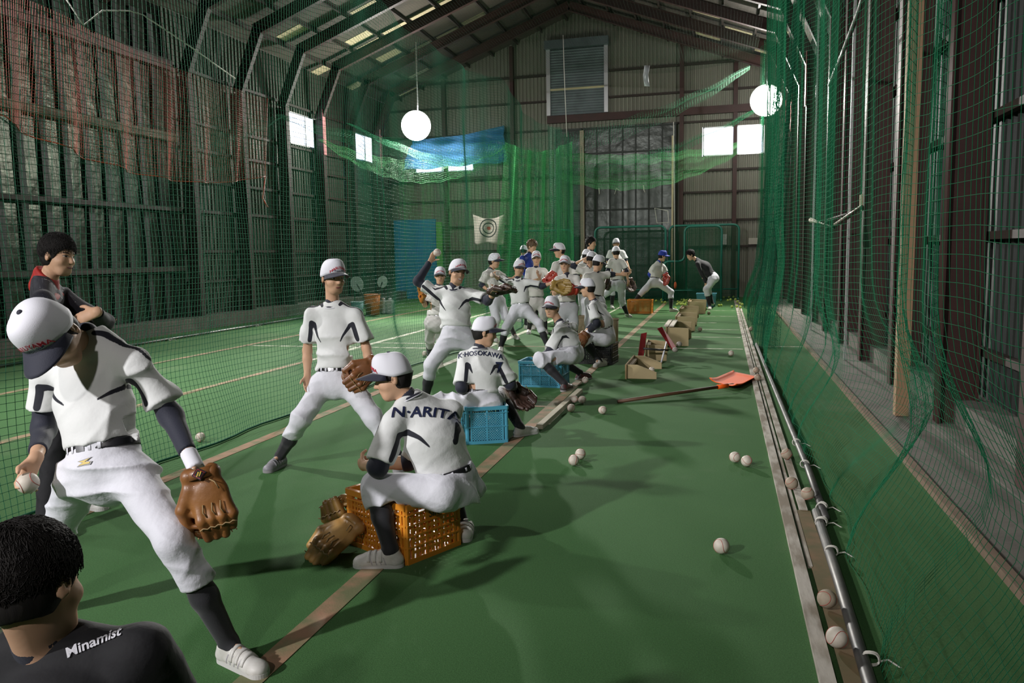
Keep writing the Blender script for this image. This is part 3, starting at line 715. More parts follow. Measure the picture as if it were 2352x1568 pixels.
def creases(amp, f=1.0, seed=0, axis=None):
    """sharp-ridged cloth folds running mostly across the given axis"""
    r = np.random.default_rng(seed+100); D = [unit(r.normal(size=3)) for _ in range(8)]
    if axis is not None: D[0] = unit(D[0]*.7+np.asarray(axis)*1.0); D[3] = unit(D[3]*.7-np.asarray(axis)*.8)
    def w(P):
        a = P@D[0]*24*f+2.4*np.sin(P@D[1]*8*f+seed)+1.2*np.sin(P@D[2]*15*f); b = P@D[3]*38*f+2.2*np.sin(P@D[4]*10*f)+seed; c = P@D[5]*17*f+1.8*np.sin(P@D[6]*12*f)
        m = .5+.5*np.sin(P@D[7]*11*f+seed*2); m2 = .5+.5*np.sin(P@D[4]*9*f+seed*3+1)
        return -amp*((1-np.abs(np.sin(a)))**1.6*(.25+1.1*m**2)+.7*(1-np.abs(np.sin(b)))**1.8*(1-m)*m2*1.4+.5*np.sin(c)*m2-.35)
    return w
def folds(amp, f=1.0, seed=0, bias=None):
    r = np.random.default_rng(seed); D = [unit(r.normal(size=3)) for _ in range(6)]
    def w(P):
        a = P@D[0]*28*f+2.2*np.sin(P@D[1]*13*f+seed)+1.3*np.sin(P@D[2]*21*f); b = P@D[3]*46*f+2*np.sin(P@D[4]*17*f)
        m = .5+.5*np.sin(P@D[5]*9*f+seed*2)
        return -amp*(np.sin(a)*(.35+.65*m)+.45*np.sin(b)*(1-m)*1.2)
    return w

# ---------------------------------------------------------------- people materials
m_skin = M('skin', (.62, .385, .25), .55, noise=(14, .3), col2=(.56, .33, .21), spec=.3)
m_skin.node_tree.nodes['Principled BSDF'].inputs['Subsurface Weight'].default_value = .08
m_skin.node_tree.nodes['Principled BSDF'].inputs['Subsurface Radius'].default_value = (.012, .004, .002)
m_hair = M('black_hair', (.008, .007, .007), .7, noise=(60, .3), col2=(.018, .015, .013), stretch=(1, 1, .2), bump=(90, .3, .004), spec=.25)
m_hairb = M('brown_hair', (.1, .06, .03), .5, noise=(50, .3), col2=(.2, .13, .07), stretch=(1, 1, .2), bump=(90, .6, .006))
m_black = M('black_knit', (.012, .012, .016), .75, bump=(220, .3, .002), sheen=.2)
m_navy = M('navy_cloth', (.012, .014, .03), .75, bump=(200, .3, .002), sheen=.2)
m_pants = M('white_trousers_cloth', (.74, .74, .8), .8, noise=(3.5, .3), col2=(.64, .64, .7), bump=(16, .32, .02), sheen=.1)
m_pantsd = M('dusty_trousers_cloth', (.66, .64, .62), .8, noise=(3, .3), col2=(.52, .5, .48), bump=(16, .32, .02))
m_capw = M('white_cap_cloth', (.76, .76, .82), .75, bump=(300, .3, .001))
m_belt = M('black_belt', (.015, .015, .018), .35)
m_silver = M('buckle', (.5, .5, .52), .3, .9)
m_shoew = M('white_shoe_leather', (.68, .67, .64), .5, noise=(25, .25), col2=(.5, .48, .44), bump=(30, .25, .005))
m_shoeg = M('grey_shoe_leather', (.33, .32, .36), .5, noise=(25, .25), col2=(.2, .19, .2), bump=(30, .3, .005))
m_shoed = M('dark_red_shoe', (.12, .03, .03), .5, noise=(18, .1), col2=(.05, .045, .05))
m_sole = M('shoe_sole', (.3, .29, .3), .6)
m_eye = M('eye_dark', (.02, .012, .01), .25); m_eyew = M('eye_white', (.7, .68, .66), .3); m_lip = M('lip', (.42, .15, .13), .5); m_teeth = M('teeth', (.8, .78, .72), .3)
m_redt = M('red_thread', (.5, .03, .05), .7); m_ink = M('navy_lettering', (.012, .018, .06), .6); m_goldt = M('gold_thread', (.6, .42, .05), .5)
def stripe_mat(name, base, dark, base2=None):
    m = M(name, base, .8, noise=(3.2, .3), col2=base2 or [c*.9 for c in base], bump=(15, .26, .018), sheen=.1); n = m.node_tree.nodes; l = m.node_tree.links; b = n['Principled BSDF']
    old = b.inputs['Base Color'].links[0].from_socket
    a = n.new('ShaderNodeAttribute'); a.attribute_name = 'stripe'; mr = n.new('ShaderNodeMapRange'); mr.inputs[1].default_value = -.001; mr.inputs[2].default_value = .001; mr.inputs[3].default_value = 1; mr.inputs[4].default_value = 0
    l.new(a.outputs['Fac'], mr.inputs[0]); mx = n.new('ShaderNodeMix'); mx.data_type = 'RGBA'; l.new(mr.outputs[0], mx.inputs[0]); l.new(old, mx.inputs[6]); mx.inputs[7].default_value = (*dark, 1)
    l.new(mx.outputs[2], b.inputs['Base Color']); return m
m_jer = stripe_mat('white_jersey_cloth', (.76, .77, .76), (.01, .011, .02))
m_jerp = stripe_mat('plain_white_jersey_cloth', (.7, .69, .65), (.01, .011, .02), (.6, .59, .55))
m_jack = stripe_mat('dark_jacket_cloth', (.012, .012, .022), (.6, .6, .65))
m_jackbk = stripe_mat('black_jacket_cloth', (.009, .009, .012), (.5, .5, .5))
m_jackb = stripe_mat('blue_jacket_cloth', (.015, .05, .35), (.01, .01, .02), (.01, .03, .2))

def text_mesh(txt, size):
    c = bpy.data.curves.new('t', 'FONT'); c.body = txt; c.size = size; c.align_x = 'CENTER'; c.align_y = 'CENTER'; c.resolution_u = 3; c.offset = size*.022
    o = bpy.data.objects.new('t', c); COL.objects.link(o); dg = bpy.context.evaluated_depsgraph_get(); me = bpy.data.meshes.new_from_object(o.evaluated_get(dg))
    bpy.data.objects.remove(o); bpy.data.curves.remove(c)
    bm = bmesh.new(); bm.from_mesh(me); bmesh.ops.triangulate(bm, faces=bm.faces)
    for _ in range(4):
        es = [e for e in bm.edges if e.calc_length() > size*.1]
        if not es: break
        bmesh.ops.subdivide_edges(bm, edges=es, cuts=1); bmesh.ops.triangulate(bm, faces=[f for f in bm.faces if len(f.verts) > 3])
    v = np.array([x.co[:] for x in bm.verts]); bm.verts.index_update(); f = [tuple(q.index for q in x.verts) for x in bm.faces]; bm.free(); bpy.data.meshes.remove(me)
    return v, f
def lay(bvh, v2, f, c, rt, up, out, mat, name, parent, bow=0, lift=.002, start=.25, wide=1.0):
    """lay flat 2-D shapes onto a surface"""
    c = np.asarray(c, float); vs = []
    for x, y in v2[:, :2]:
        p = c+rt*x*wide+up*(y-bow*x*x)+out*start
        h = bvh.ray_cast(V(p), V(-out), start*2+.3)
        vs.append(np.array(h[0])+np.array(h[1])*lift*(1 if h[1].dot(V(out)) > 0 else -1) if h[0] is not None else c+rt*x*wide+up*(y-bow*x*x))
    mb = MB(); mb.add(vs, f); return mb.build(name, mat, parent, True)
def lens(x0, z0, x1, z1, H, bow=0, nu=9, nv=3):
    P = []; F = []
    for i in range(nu):
        u = i/(nu-1)
        for j in range(nv+1):
            v = j/nv-.5; P.append((x0+(x1-x0)*u, z0+(z1-z0)*u+bow*math.sin(PI*u)+H*(math.sin(PI*u)**.7+.04)*v, 0))
    for i in range(nu-1):
        for j in range(nv): a = i*(nv+1)+j; F.append((a, a+nv+1, a+nv+2, a+1))
    return np.array(P), F

# ---------------------------------------------------------------- hand
def hand(sh, w, d, n, side, mode, s, h):
    """w wrist, d finger direction, n palm normal, side +1: thumb on d x n side"""
    d = unit(d); n = unit(n-np.dot(n, d)*d); l = np.cross(d, n)*side; mr = max(.0, h*.75)
    pal = w+d*.045*s
    sh.cap(w, w+d*.075*s, .03*s, .036*s, .012, flat=(n, 1.9))
    curl = {'relax': .32, 'ball': .62, 'fist': 1.1, 'flat': .08, 'spread': .1}[mode]
    for i in range(4):
        off = (1.5-i)*.019*s; L = (.037, .042, .04, .031)[i]*s; p = w+d*.08*s+l*off; r = max(.0088*s, mr); a = curl*(.7 if mode == 'ball' else 1); dd = unit(d+l*(1.5-i)*(.14 if mode in ('spread', 'ball') else .05))
        for sg in range(3):
            q = p+(dd*math.cos(a)+n*math.sin(a))*L*(1, .72, .58)[sg]; sh.cap(p, q, r, r*.92, .004); p = q; r *= .93; a += curl
    p = w+d*.025*s+l*.026*s; td = unit(d*.75+l*.75+n*(.5 if mode in ('ball', 'fist') else .2)); q = p+td*.045*s; sh.cap(p, q, max(.013*s, mr), max(.0105*s, mr), .01)
    q2 = q+unit(td+n*(.8 if mode in ('ball', 'fist') else .1)-l*.3)*.032*s; sh.cap(q, q2, max(.0105*s, mr), max(.009*s, mr), .005)
    return w+d*.095*s+n*.048

BALL_R = .0368
m_ball = M('baseball_leather', (.66, .6, .52), .55, noise=(30, .3), col2=(.5, .44, .36), bump=(60, .2, .002))
m_balld = M('dirty_baseball_leather', (.42, .35, .26), .65, noise=(30, .3), col2=(.28, .22, .16), bump=(60, .2, .002))
def ball_meshes(mat, key):
    b = MB().sphere((0, 0, 0), BALL_R, 24, 16).me('ball', True); b.materials.append(mat)
    st = MB(); A = .44; pts = []
    for i in range(64):
        t = 2*PI*i/64; x = math.cos(t)*(1-A*.0)+0; a = math.pi/2-(math.pi/2-A)*math.cos(t); b_ = t/2+A*math.sin(2*t)
        p = V((math.sin(a)*math.cos(b_), math.sin(a)*math.sin(b_), math.cos(a))); pts.append(p)
    pts = []
    for i in range(96):
        t = 2*PI*i/96; a = .4; x = math.cos(t)+a*math.cos(3*t)*-.0; c_ = math.cos(t)*.75+math.cos(3*t)*.25; s_ = math.sin(t)*.75-math.sin(3*t)*.25; z = .866*math.sin(2*t)
        p = V((c_, s_, z)); pts.append(p.normalized()*(BALL_R+.0002))
    st.tube(pts, .0012, 5, True); sm = st.me('seam', True); sm.materials.append(M('seam_red', (.4, .08, .06), .7))
    return b, sm
BM = {'w': ball_meshes(m_ball, 'w'), 'd': ball_meshes(m_balld, 'd')}
def baseball(p, label, kind='w', rot=None, group=None, name='baseball', r=1.0):
    o = bpy.data.objects.new(name, BM[kind][0]); COL.objects.link(o); o.location = V(p); o.scale = (r, r, r)
    o.rotation_euler = rot or (random.random()*6, random.random()*6, random.random()*6)
    s_ = bpy.data.objects.new('seam', BM[kind][1]); COL.objects.link(s_); s_.parent = o
    tag(o, label, 'ball', group); return o

# ---------------------------------------------------------------- baseball glove (one model, fingers up +Z, pocket +Y, thumb +X)
def glove_model():
    I = np.eye(3); g = Shape()
    g.ell((-.005, 0, .085), I, (.082, .036, .085), .02)
    xs = (-.062, -.03, .002, .034)
    for i, x in enumerate(xs):
        a = np.array((x, .0, .11)); b = np.array((x*1.15-.004, -.012+.01*(i == 0), .18)); c = np.array((x*1.02, .03, .248-(.02 if i in (0,) else 0)+(.004 if i == 1 else 0)))
        g.cap(a, b, .0255, .024, .006); g.cap(b, c, .024, .019, .006)
    g.cap((.055, .0, .05), (.1, .012, .12), .03, .027, .012); g.cap((.1, .012, .12), (.1, .045, .195), .027, .019, .006); g.cap((.052, .012, .15), (.092, .012, .13), .016, .014, .01); g.cap((.05, .028, .2), (.09, .034, .185), .01, .01, .008)
    g.cap((-.04, .0, -.0), (.045, .0, -.0), .034, .034, .02, flat=((0, 1., 0), 1.0))
    g.ell((.012, .052, .115), I, (.062, .046, .085), 0, sub=True)
    g.cap((0, 0, -.06), (0, 0, .05), .031, .026, 0, sub=True)
    g.cap((.0, -.05, .03), (.03, -.05, .03), .014, .014, 0, sub=True)
    w = folds(.0015, 2.2, 5)
    v, f = g.build('glove', .0042, w); v = relax(v, f, 1, .5)
    wb = MB(); P = []
    for i in range(7):
        row = []
        for j in range(9):
            u = i/6; t = j/8; p = V((.045, .02, .14)).lerp(V((.05, .04, .25)), t); q = V((.1, .022, .11)).lerp(V((.108, .05, .2)), t); row.append(p.lerp(q, u)+V((0, .012*math.sin(PI*u), .012*math.sin(PI*u)*t)))
        P.append(row)
    wb.grid(P)
    lc = MB()
    lc.tube([(x, -.022-.004*(i % 2), .215-.006*(i % 2)) for i, x in enumerate(np.linspace(-.09, .05, 11))], .0032, 5)
    lc.tube([(.05+.045*t+.004*(-1)**int(t*9), .05, .245-.055*t) for t in np.linspace(0, 1, 10)], .003, 5)
    for x in (-.05, -.018, .016): lc.tube([(x, -.034, .12), (x+.006, -.037, .15), (x-.004, -.034, .17)], .003, 5)
    lc.tube([(-.03, -.036, .03), (-.05, -.06, .045), (-.06, -.055, .075)], .0028, 5).tube([(.09, .045, .05), (.1, .03, .08), (.085, .046, .12), (.1, .04, .15)], .003, 5)
    for k in range(9): lc.tube([(-.075+.018*k, .02, .262-.014*abs(k-3.5)*.3), (-.075+.018*k+.004, .036, .256-.014*abs(k-3.5)*.3)], .0026, 5)
    st = MB(); P = []
    for i in range(13):
        a = -1.25+2.5*i/12; P.append([(.058*math.sin(a), -.044*math.cos(a)-.002, z) for z in (-.022, 0, .018)])
    st.grid(P)
    return np_mesh('glove', v, f), wb.me('web', True), lc.me('lacing', True), st.me('wrist_strap', True)
GLOVE = glove_model(); GLOVE_BVH = None
def leather(name, c1, c2): return M(name, c1, .42, noise=(9, .28), col2=c2, bump=(26, .35, .006), spec=.5, coat=.1)
m_gtan = leather('tan_glove_leather', (.34, .15, .042), (.16, .06, .02)); m_gbrown = leather('brown_glove_leather', (.25, .1, .035), (.12, .045, .02)); m_gyel = leather('yellow_tan_glove_leather', (.5, .3, .1), (.3, .15, .045))
m_gdark = leather('dark_glove_leather', (.07, .035, .025), (.03, .018, .015)); m_gred = leather('red_glove_leather', (.42, .04, .02), (.25, .02, .012)); m_gor = leather('orange_glove_leather', (.5, .18, .03), (.3, .09, .02)); m_goch = leather('ochre_glove_leather', (.34, .22, .05), (.2, .12, .03))
m_lace = M('glove_lace', (.3, .2, .09), .6)
def glove(p, z, y, mat, label, sc=1.0, mirror=False, logo=None, strap=None):
    z = unit(z); y = unit(np.asarray(y, float)-np.dot(y, z)*z); x = np.cross(y, z)*(-1 if mirror else 1)
    T = Matrix(((x[0], y[0], z[0], p[0]), (x[1], y[1], z[1], p[1]), (x[2], y[2], z[2], p[2]), (0, 0, 0, 1)))
    def inst(me, nm, mt, parent=None, T=T):
        m2 = me.copy(); m2.materials.clear(); m2.materials.append(mt); m2.transform(T @ Matrix.Scale(sc, 4))
        if mirror: m2.flip_normals()
        o = bpy.data.objects.new(nm, m2); COL.objects.link(o)
        if parent: o.parent = parent
        return o
    root = inst(GLOVE[0], 'baseball_glove', mat); tag(root, label, 'baseball glove')
    inst(GLOVE[1], 'web', mat, root).modifiers.new('s', 'SOLIDIFY').thickness = .008
    inst(GLOVE[2], 'lacing', m_lace, root); inst(GLOVE[3], 'wrist_strap', strap or mat, root).modifiers.new('s', 'SOLIDIFY').thickness = .006
    if logo == 'diamond':
        T2 = T @ Matrix.Scale(sc, 4)
        def q(pts, off, nm, mt):
            vs = [T2 @ V((.058*math.sin(a), -.044*math.cos(a)-off, zz)) for a, zz in pts]; mb = MB(); mb.add(vs, [tuple(range(len(vs)))]); return mb.build(nm, mt, root)
        q([(-.5, -.0), (0, -.026), (.5, 0), (0, .026)], .007, 'logo_patch', m_black); q([(-.4, -.0), (0, -.021), (.4, 0), (0, .021)], .009, 'logo_patch', M('logo_red', (.3, .02, .02), .6))
        q([(-.32, -.0), (0, -.017), (.32, 0), (0, .017)], .011, 'logo_patch', m_black)
        for dx in (-.1, .06): q([(dx-.12, -.006), (dx-.04, -.009), (dx+.14, .009), (dx+.06, .009)], .013, 'logo_mark', m_goldt)
    return root

def strand_hair(name, hl, n, mat, parent, seed, L=.05, r=.0009, full=True, whorl=(0, -.045, .12), lift=.012):
    """many tapered locks combed away from the crown"""
    rg = np.random.default_rng(seed); A = []
    w = unit(np.array(whorl)-np.array([0, -.014, .03]))
    for _ in range(n):
        d = unit(rg.normal(size=3)); 
        if d[2] < -.5 or (d[1] > .35 and d[2] < .3) or (d[1] > -.2 and d[2] < .02): continue
        t = unit(d-w*np.dot(d, w)*1.0+rg.normal(size=3)*.25); t = unit(t-d*np.dot(t, d)); pts = []
        for k in range(6):
            u = k/5; q = unit(d+t*u*L/.1); rad = np.array((.0875, .1065, .1035)); pts.append(hl(*(q*rad*(1.0+(.012+.05*u*(1-.5*u))*(1+.25*rg.normal()))+np.array([0, -.014, .037]))))
        A.append(pts)
    A = np.array(A); v, f = strands_mesh([A], r, 3); return link(name, np_mesh(name, v, f), mat, parent)
# ================================================================ PEOPLE
_pn = [0]
def person(label, D, J, face, s=.92, hs=.95, hup=None, feet=None, cap='white', hair=None, top='a', pants='white', sleeve=(.68, .68), under=(2, 2),
           hands=('relax', 'relax'), palm=(None, None), hdir=(None, None), shoes='white', group=None, details=True, hfine=None, belt=True, smile=False, text=None, plumb=None, seat=None, pz=0, cuff=.42, logo=False, wide=1.0, captext=True, socks=True, wristband=None, num=None, hw=1.0):
    _pn[0] += 1; seed = _pn[0]
    P = {}
    for k, v in J.items():
        P[k] = U(v[0], v[1], D+(v[2] if len(v) > 2 else 0)) if not isinstance(v, np.ndarray) else v
    h = hfine or float(np.clip(.0032+D*.00095, .0055, .0155))
    up = unit(P['nk']-P['pv']); rt = P['sR']-P['sL']; rt = unit(rt-up*np.dot(rt, up)); fr = np.cross(up, rt); L = np.linalg.norm(P['nk']-P['pv'])
    pup = unit(up*(1-pz)+np.array([0, 0, pz]))
    hc = P['hd']; fd = cdir(*face); hu = cdir(*(hup or (0, 1, 0))) if hup is not None else np.array([0, 0, 1.0])
    hu = unit(hu-fd*np.dot(hu, fd)*1.0) if abs(np.dot(hu, fd)) < .97 else unit(up-fd*np.dot(up, fd))
    hr = np.cross(fd, hu); HF = np.array([hr, fd, hu])       # rows: x right, y front, z up
    hl = lambda x, y, z: hc+(hr*x+fd*y+hu*z)*hs
    for sd, sg in (('R', 1), ('L', -1)):
        if 'h'+sd not in P: P['h'+sd] = P['pv']+rt*sg*.085*s-pup*.02*s
        if feet and feet[0 if sd == 'R' else 1] is not None:
            q = feet[0 if sd == 'R' else 1]
            a = G(q[0], q[1]); b = G(q[2], q[3]); dr = b-a; dr[2] = 0; dr = unit(dr); Lf = float(np.clip(np.linalg.norm(b-a), .22*s, .285*s)); lift = q[4] if len(q) > 4 else 0
            P['H'+sd] = a+np.array([0, 0, lift]); P['T'+sd] = a+dr*Lf
            if 'a'+sd not in P: P['a'+sd] = a+dr*.06*s+np.array([0, 0, .085*s+lift])
        elif 'a'+sd not in P:
            a = P['h'+sd].copy(); a = a+pup*0; a[2] = .085*s; ff = fr.copy(); ff[2] = 0; ff = unit(ff); a = a+rt*sg*.03
            P['a'+sd] = a; P['H'+sd] = a-ff*.06*s; P['T'+sd] = a+ff*.2*s; P['H'+sd][2] = P['T'+sd][2] = 0
        else:
            a = P['a'+sd]; ff = fr.copy(); ff[2] = 0; ff = unit(ff); P['H'+sd] = a-ff*.06*s; P['T'+sd] = a+ff*.2*s; P['H'+sd][2] = P['T'+sd][2] = max(0, a[2]-.085*s)
        if 'k'+sd not in P:
            mm = (P['h'+sd]+P['a'+sd])/2; P['k'+sd] = mm+fr*.03
    if 'ch' not in P: P['ch'] = P['pv']*.45+P['nk']*.55-fr*.0
    if plumb: print('LEN', label[:34], {k: round(float(np.linalg.norm(P[a]-P[b])), 2) for k, a, b in (('tor', 'pv', 'nk'), ('sh', 'sR', 'sL'), ('uaR', 'sR', 'eR'), ('faR', 'eR', 'wR'), ('uaL', 'sL', 'eL'), ('faL', 'eL', 'wL'), ('thR', 'hR', 'kR'), ('shR', 'kR', 'aR'), ('thL', 'hL', 'kL'), ('shL', 'kL', 'aL'), ('hd', 'hd', 'nk'))}, 'headz', round(hc[2], 2))
    base = np.array([P['pv'][0], P['pv'][1], 0]); root = empty('person', tuple(base)); tag(root, label, 'person', group)
    fl_ = (fr, 1.5)
    # ---- body (skin)
    b = Shape()
    b.ell(hl(0, -.012, .035), HF, np.array((.074*hw, .092, .088))*hs, .01)
    b.ell(hl(0, .018, -.035), HF, np.array((.06*hw, .066, .078))*hs, .03)
    b.cap(hl(-.02, .05, -.088), hl(.02, .05, -.088), .024*hs, .024*hs, .025)
    b.cap(hl(0, .079, .012), hl(0, .1, -.028), .007*hs, .0115*hs, .012)
    b.cap(hl(-.009, .09, -.031), hl(.009, .09, -.031), .008*hs, .008*hs, .006)
    b.cap(hl(-.016, .076, -.06), hl(.016, .076, -.06), .0085*hs, .0085*hs, .01)
    b.cap(hl(-.03, .07, .022), hl(.03, .07, .022), .011*hs, .011*hs, .015)
    for sg in (-1, 1):
        b.ell(hl(sg*.032, .088, .002), HF, np.array((.017, .009, .009))*hs, 0, sub=True)
        b.cap(hl(sg*.04, .06, -.028), hl(sg*.043, .045, -.035), .018*hs, .018*hs, .02)
        ex = unit(hr*sg*.9-fd*.35); E_ = np.array([ex, np.cross(hu, ex), hu]); b.ell(hl(sg*.078*hw, -.008, -.008), E_, np.array((.009, .019, .031))*hs, .006)
        if D < 7: b.ell(hl(sg*.086*hw, -.002, -.004), E_, np.array((.005, .009, .016))*hs, 0, sub=True)
    b.cap(P['nk']-up*.05, hl(0, -.022, -.05), .052*s, .046*hs, .02)
    b.cap(P['pv'], P['ch'], .1*s, .112*s, .03, fl_); b.cap(P['ch'], P['nk']-up*.06*s, .115*s, .08*s, .03, fl_)
    b.cap(P['sR']-rt*.02, P['sL']+rt*.02, .032*s, .032*s, .02)
    out = {}
    for sd, sg, i in (('R', 1, 0), ('L', -1, 1)):
        sh_, el, wr = P['s'+sd], P['e'+sd], P['w'+sd]
        b.cap(sh_, el, .034*s, .036*s, .015); b.cap(el, el+(wr-el)*.35, .037*s, .036*s, .015); b.cap(el+(wr-el)*.35, wr, .036*s, .025*s, .015)
        hd_ = cdir(*hdir[i]) if hdir[i] else unit(wr-el); pn = cdir(*palm[i]) if palm[i] else unit(-rt*sg*.6+fr*.5+up*.01)
        if abs(np.dot(unit(pn), hd_)) > .93: pn = pn+up*.5
        tsd = 1 if sd == 'R' else -1   # thumb side
        out[sd] = hand(b, wr, hd_, pn, tsd, hands[i], s, h)
        b.cap(P['h'+sd], P['k'+sd], .058*s, .046*s, .03); b.cap(P['k'+sd], P['a'+sd], .046*s, .03*s, .02); b.cap(P['a'+sd], P['a'+sd]*.6+P['T'+sd]*.4+np.array([0, 0, .012]), .024*s, .016*s, .01)
    if seat: b.cut((0, 0, seat+.01), (0, 0, -1), P['pv']-.24, P['pv']+.24)
    v, f = b.build('body', h); v = relax(v, f, 1, .45)
    body = link('body', np_mesh('body', v, f), m_skin, root); bb = None
    if details and D < 14.6:
        near = np.linalg.norm(v-hc, axis=1) < .16*hs; fk = f[near[f].all(1)]; bb = bvh_of(v, fk)
        dt = lambda ln, nm, mt, lf=.0012: lay(bb, ln[0]*[hs, hs, 0], ln[1], hc, hr, hu, fd, mt, nm, body, lift=lf)
        for sg in (-1, 1):
            if D < 9: dt(lens(sg*.016, .0015, sg*.045, .0035, .0085, .002), 'eye_white', m_eyew, .0006)
            dt(lens(sg*.017 if D > 6 else sg*.0225, .002, sg*.045 if D > 6 else sg*.037, .003, .009, .001), 'iris', m_eye, .0012)
            dt(lens(sg*.014, .004, sg*.048, .006, .004, .004), 'upper_lid', m_eye, .0014)
            dt(lens(sg*.013, .02, sg*.05, .021, .0055, .004), 'eyebrow', m_hair, .0012)
            dt(lens(sg*.004, -.041, sg*.010, -.039, .0035, 0), 'nostril', m_eye, .0006)
        if smile:
            dt(lens(-.027, -.06, .027, -.06, .017, -.005), 'lips', m_lip); dt(lens(-.022, -.059, .022, -.059, .009, -.003), 'teeth', m_teeth, .0022)
        else:
            dt(lens(-.021, -.062, .021, -.062, .012, .0), 'lips', m_lip); dt(lens(-.02, -.0615, .02, -.0615, .0022, -.001), 'mouth_line', m_eye, .002)
    # ---- hair
    hm = {None: m_hair, 'brown': m_hairb, 'black': m_hair, 'full': m_hair}.get(hair, m_hair)
    q = Shape(); t = .006 if cap else .0105
    q.ell(hl(0, -.014, .038), HF, (np.array((.076*hw, .094, .09))+t)*hs, .01)
    q.ell(hl(0, -.03, -.01), HF, (np.array((.068*hw, .064, .07))+t*.7)*hs, .01)
    q.ops.append(('e', hl(0, .075, -.03 if cap else -.035), HF, np.array((.085, .066, .088))*hs, None, 0, None, True, hl(0, .075, -.03)-.2, hl(0, .075, -.03)+.2))
    q.ell(hl(0, .02, -.1), HF, np.array((.12, .15, .045))*hs, 0, sub=True)
    for sg in (-1, 1): q.ell(hl(sg*.09, .002, -.012), HF, np.array((.02, .02, .028))*hs, 0, sub=True)
    if cap: q.cut(hl(0, 0, .016), hu)
    wv = folds(.0025 if cap else .001, 2.5, seed)
    v2, f2 = q.build('hair', max(.0048, h*.8), wv); ho = link('hair', np_mesh('hair', v2, f2), hm, root)
    if not cap: strand_hair('hair_locks', hl, (9500 if D < 2 else 6500) if D < 5 else 900, hm, ho, seed, L=.055, r=.0009 if D < 5 else .003)
    # ---- cap
    if cap:
        cm = {'white': m_capw, 'blue': M('blue_cap', (.02, .05, .4), .7)}[cap]; bmn = {'white': m_navy, 'blue': M('blue_brim', (.02, .05, .42), .7)}[cap]
        rows = []; nA, nT = 32, 12
        def ring(a, t):
            ca, sa = math.cos(a), math.sin(a); fz = max(0, ca); zz = .027+(-.019*(1-fz)+.023*fz)*(1-t)
            rr = math.cos(t*PI/2)**.62; H = .111+.012*fz*(1-t)
            seam = 1-.012*abs(math.cos(a*3))**30*(1-t)
            return hl(.0875*hw*sa*rr*seam, -.006+.106*ca*rr*seam*(1 if ca > 0 else .97), zz+H*math.sin(t*PI/2)**(.95)+.006*fz*math.sin(t*PI))
        mb = MB(); vs = []; fs = []
        for j in range(nT+1):
            for i in range(nA): vs.append(ring(2*PI*i/nA, j/nT*.995))
        for j in range(nT):
            for i in range(nA): fs.append((j*nA+i, j*nA+(i+1) % nA, (j+1)*nA+(i+1) % nA, (j+1)*nA+i))
        fs.append(tuple(nT*nA+i for i in range(nA))); mb.add(vs, fs)
        crown = mb.build('cap', cm, root, True); sm = crown.modifiers.new('s', 'SOLIDIFY'); sm.thickness = .003*hs; sm.offset = 1
        rows = []
        for i in range(19):
            a = -1.2+2.4*i/18; p0 = ring(a, 0); row = []
            loc = np.array([np.dot(p0-hc, hr), np.dot(p0-hc, fd), np.dot(p0-hc, hu)])/hs
            ext = .09*max(0, math.cos(a*PI/2/1.2))**.6
            for j in range(7):
                w = j/6; x = loc[0]*(1+.06*w); y = loc[1]+ext*w; z = loc[2]-.012*w-2.2*x*x*w*.9+.0
                row.append(hl(x, y, z))
            rows.append(row)
        br = MB().grid(rows).build('brim', bmn, crown, True); sm = br.modifiers.new('s', 'SOLIDIFY'); sm.thickness = .004*hs; sm.offset = 0
        tp = ring(0, .995); tp = hl(0, -.006, .1395); r_ = .0095*hs
        MB().sphere((0, 0, 0), 1, 12, 8).build('button', bmn, crown, True)
        bo = [o for o in crown.children if o.name.startswith('button')][-1]
        T_ = Matrix(((hr[0]*r_, fd[0]*r_, hu[0]*r_*.5, tp[0]), (hr[1]*r_, fd[1]*r_, hu[1]*r_*.5, tp[1]), (hr[2]*r_, fd[2]*r_, hu[2]*r_*.5, tp[2]), (0, 0, 0, 1))); bo.data.transform(T_)
        if captext and cap == 'white' and D < 14.6:
            cb = BVHTree.FromPolygons([tuple(x) for x in vs], fs)
            vt, ft = text_mesh('HARUYAMA', .026*hs); c0 = hl(0, 0, .082)
            lay(cb, vt, ft, c0, -hr, hu, fd, m_redt, 'cap_lettering', crown, bow=7/hs*.9, lift=.0034, wide=.86)
            if D < 6: vt, ft = text_mesh('BASEBALL TEAM', .0105*hs); lay(cb, vt, ft, hl(0, 0, .06), -hr, hu, fd, m_ink, 'cap_lettering', crown, bow=-1.5, lift=.0034)
        if False:
            P2 = []
            for i in range(9):
                a = PI-.45+.9*i/8; P2.append([ring(a, .0)*.995+hc*.005, ring(a, .22*math.sin(PI*i/8)+.01)*1.0])
            g_ = MB(); pts = [[np.array(p)-fd*.0045*hs for p in row] for row in P2]; g_.grid(pts); g_.build('back_opening', m_navy, crown, True)
    # ---- undershirt / neck collar and long sleeves
    u = Shape(); jk = top in ('jacket', 'blackjacket', 'bluejacket')
    nd = unit(hl(0, -.022, -.05)-P['nk'])
    cr_ = 1.22 if top == 'jacket' else 1.0; u.cap(P['nk']-up*.04*s, P['nk']+nd*.022*s*cr_, .062*s*cr_, .054*s*cr_, .01); u.cap(P['sR']*.8+P['sL']*.2, P['sL']*.8+P['sR']*.2, .045*s, .045*s, .02)
    u.cut(P['nk']+nd*.045*s, nd, P['nk']-.1, P['nk']+.12)
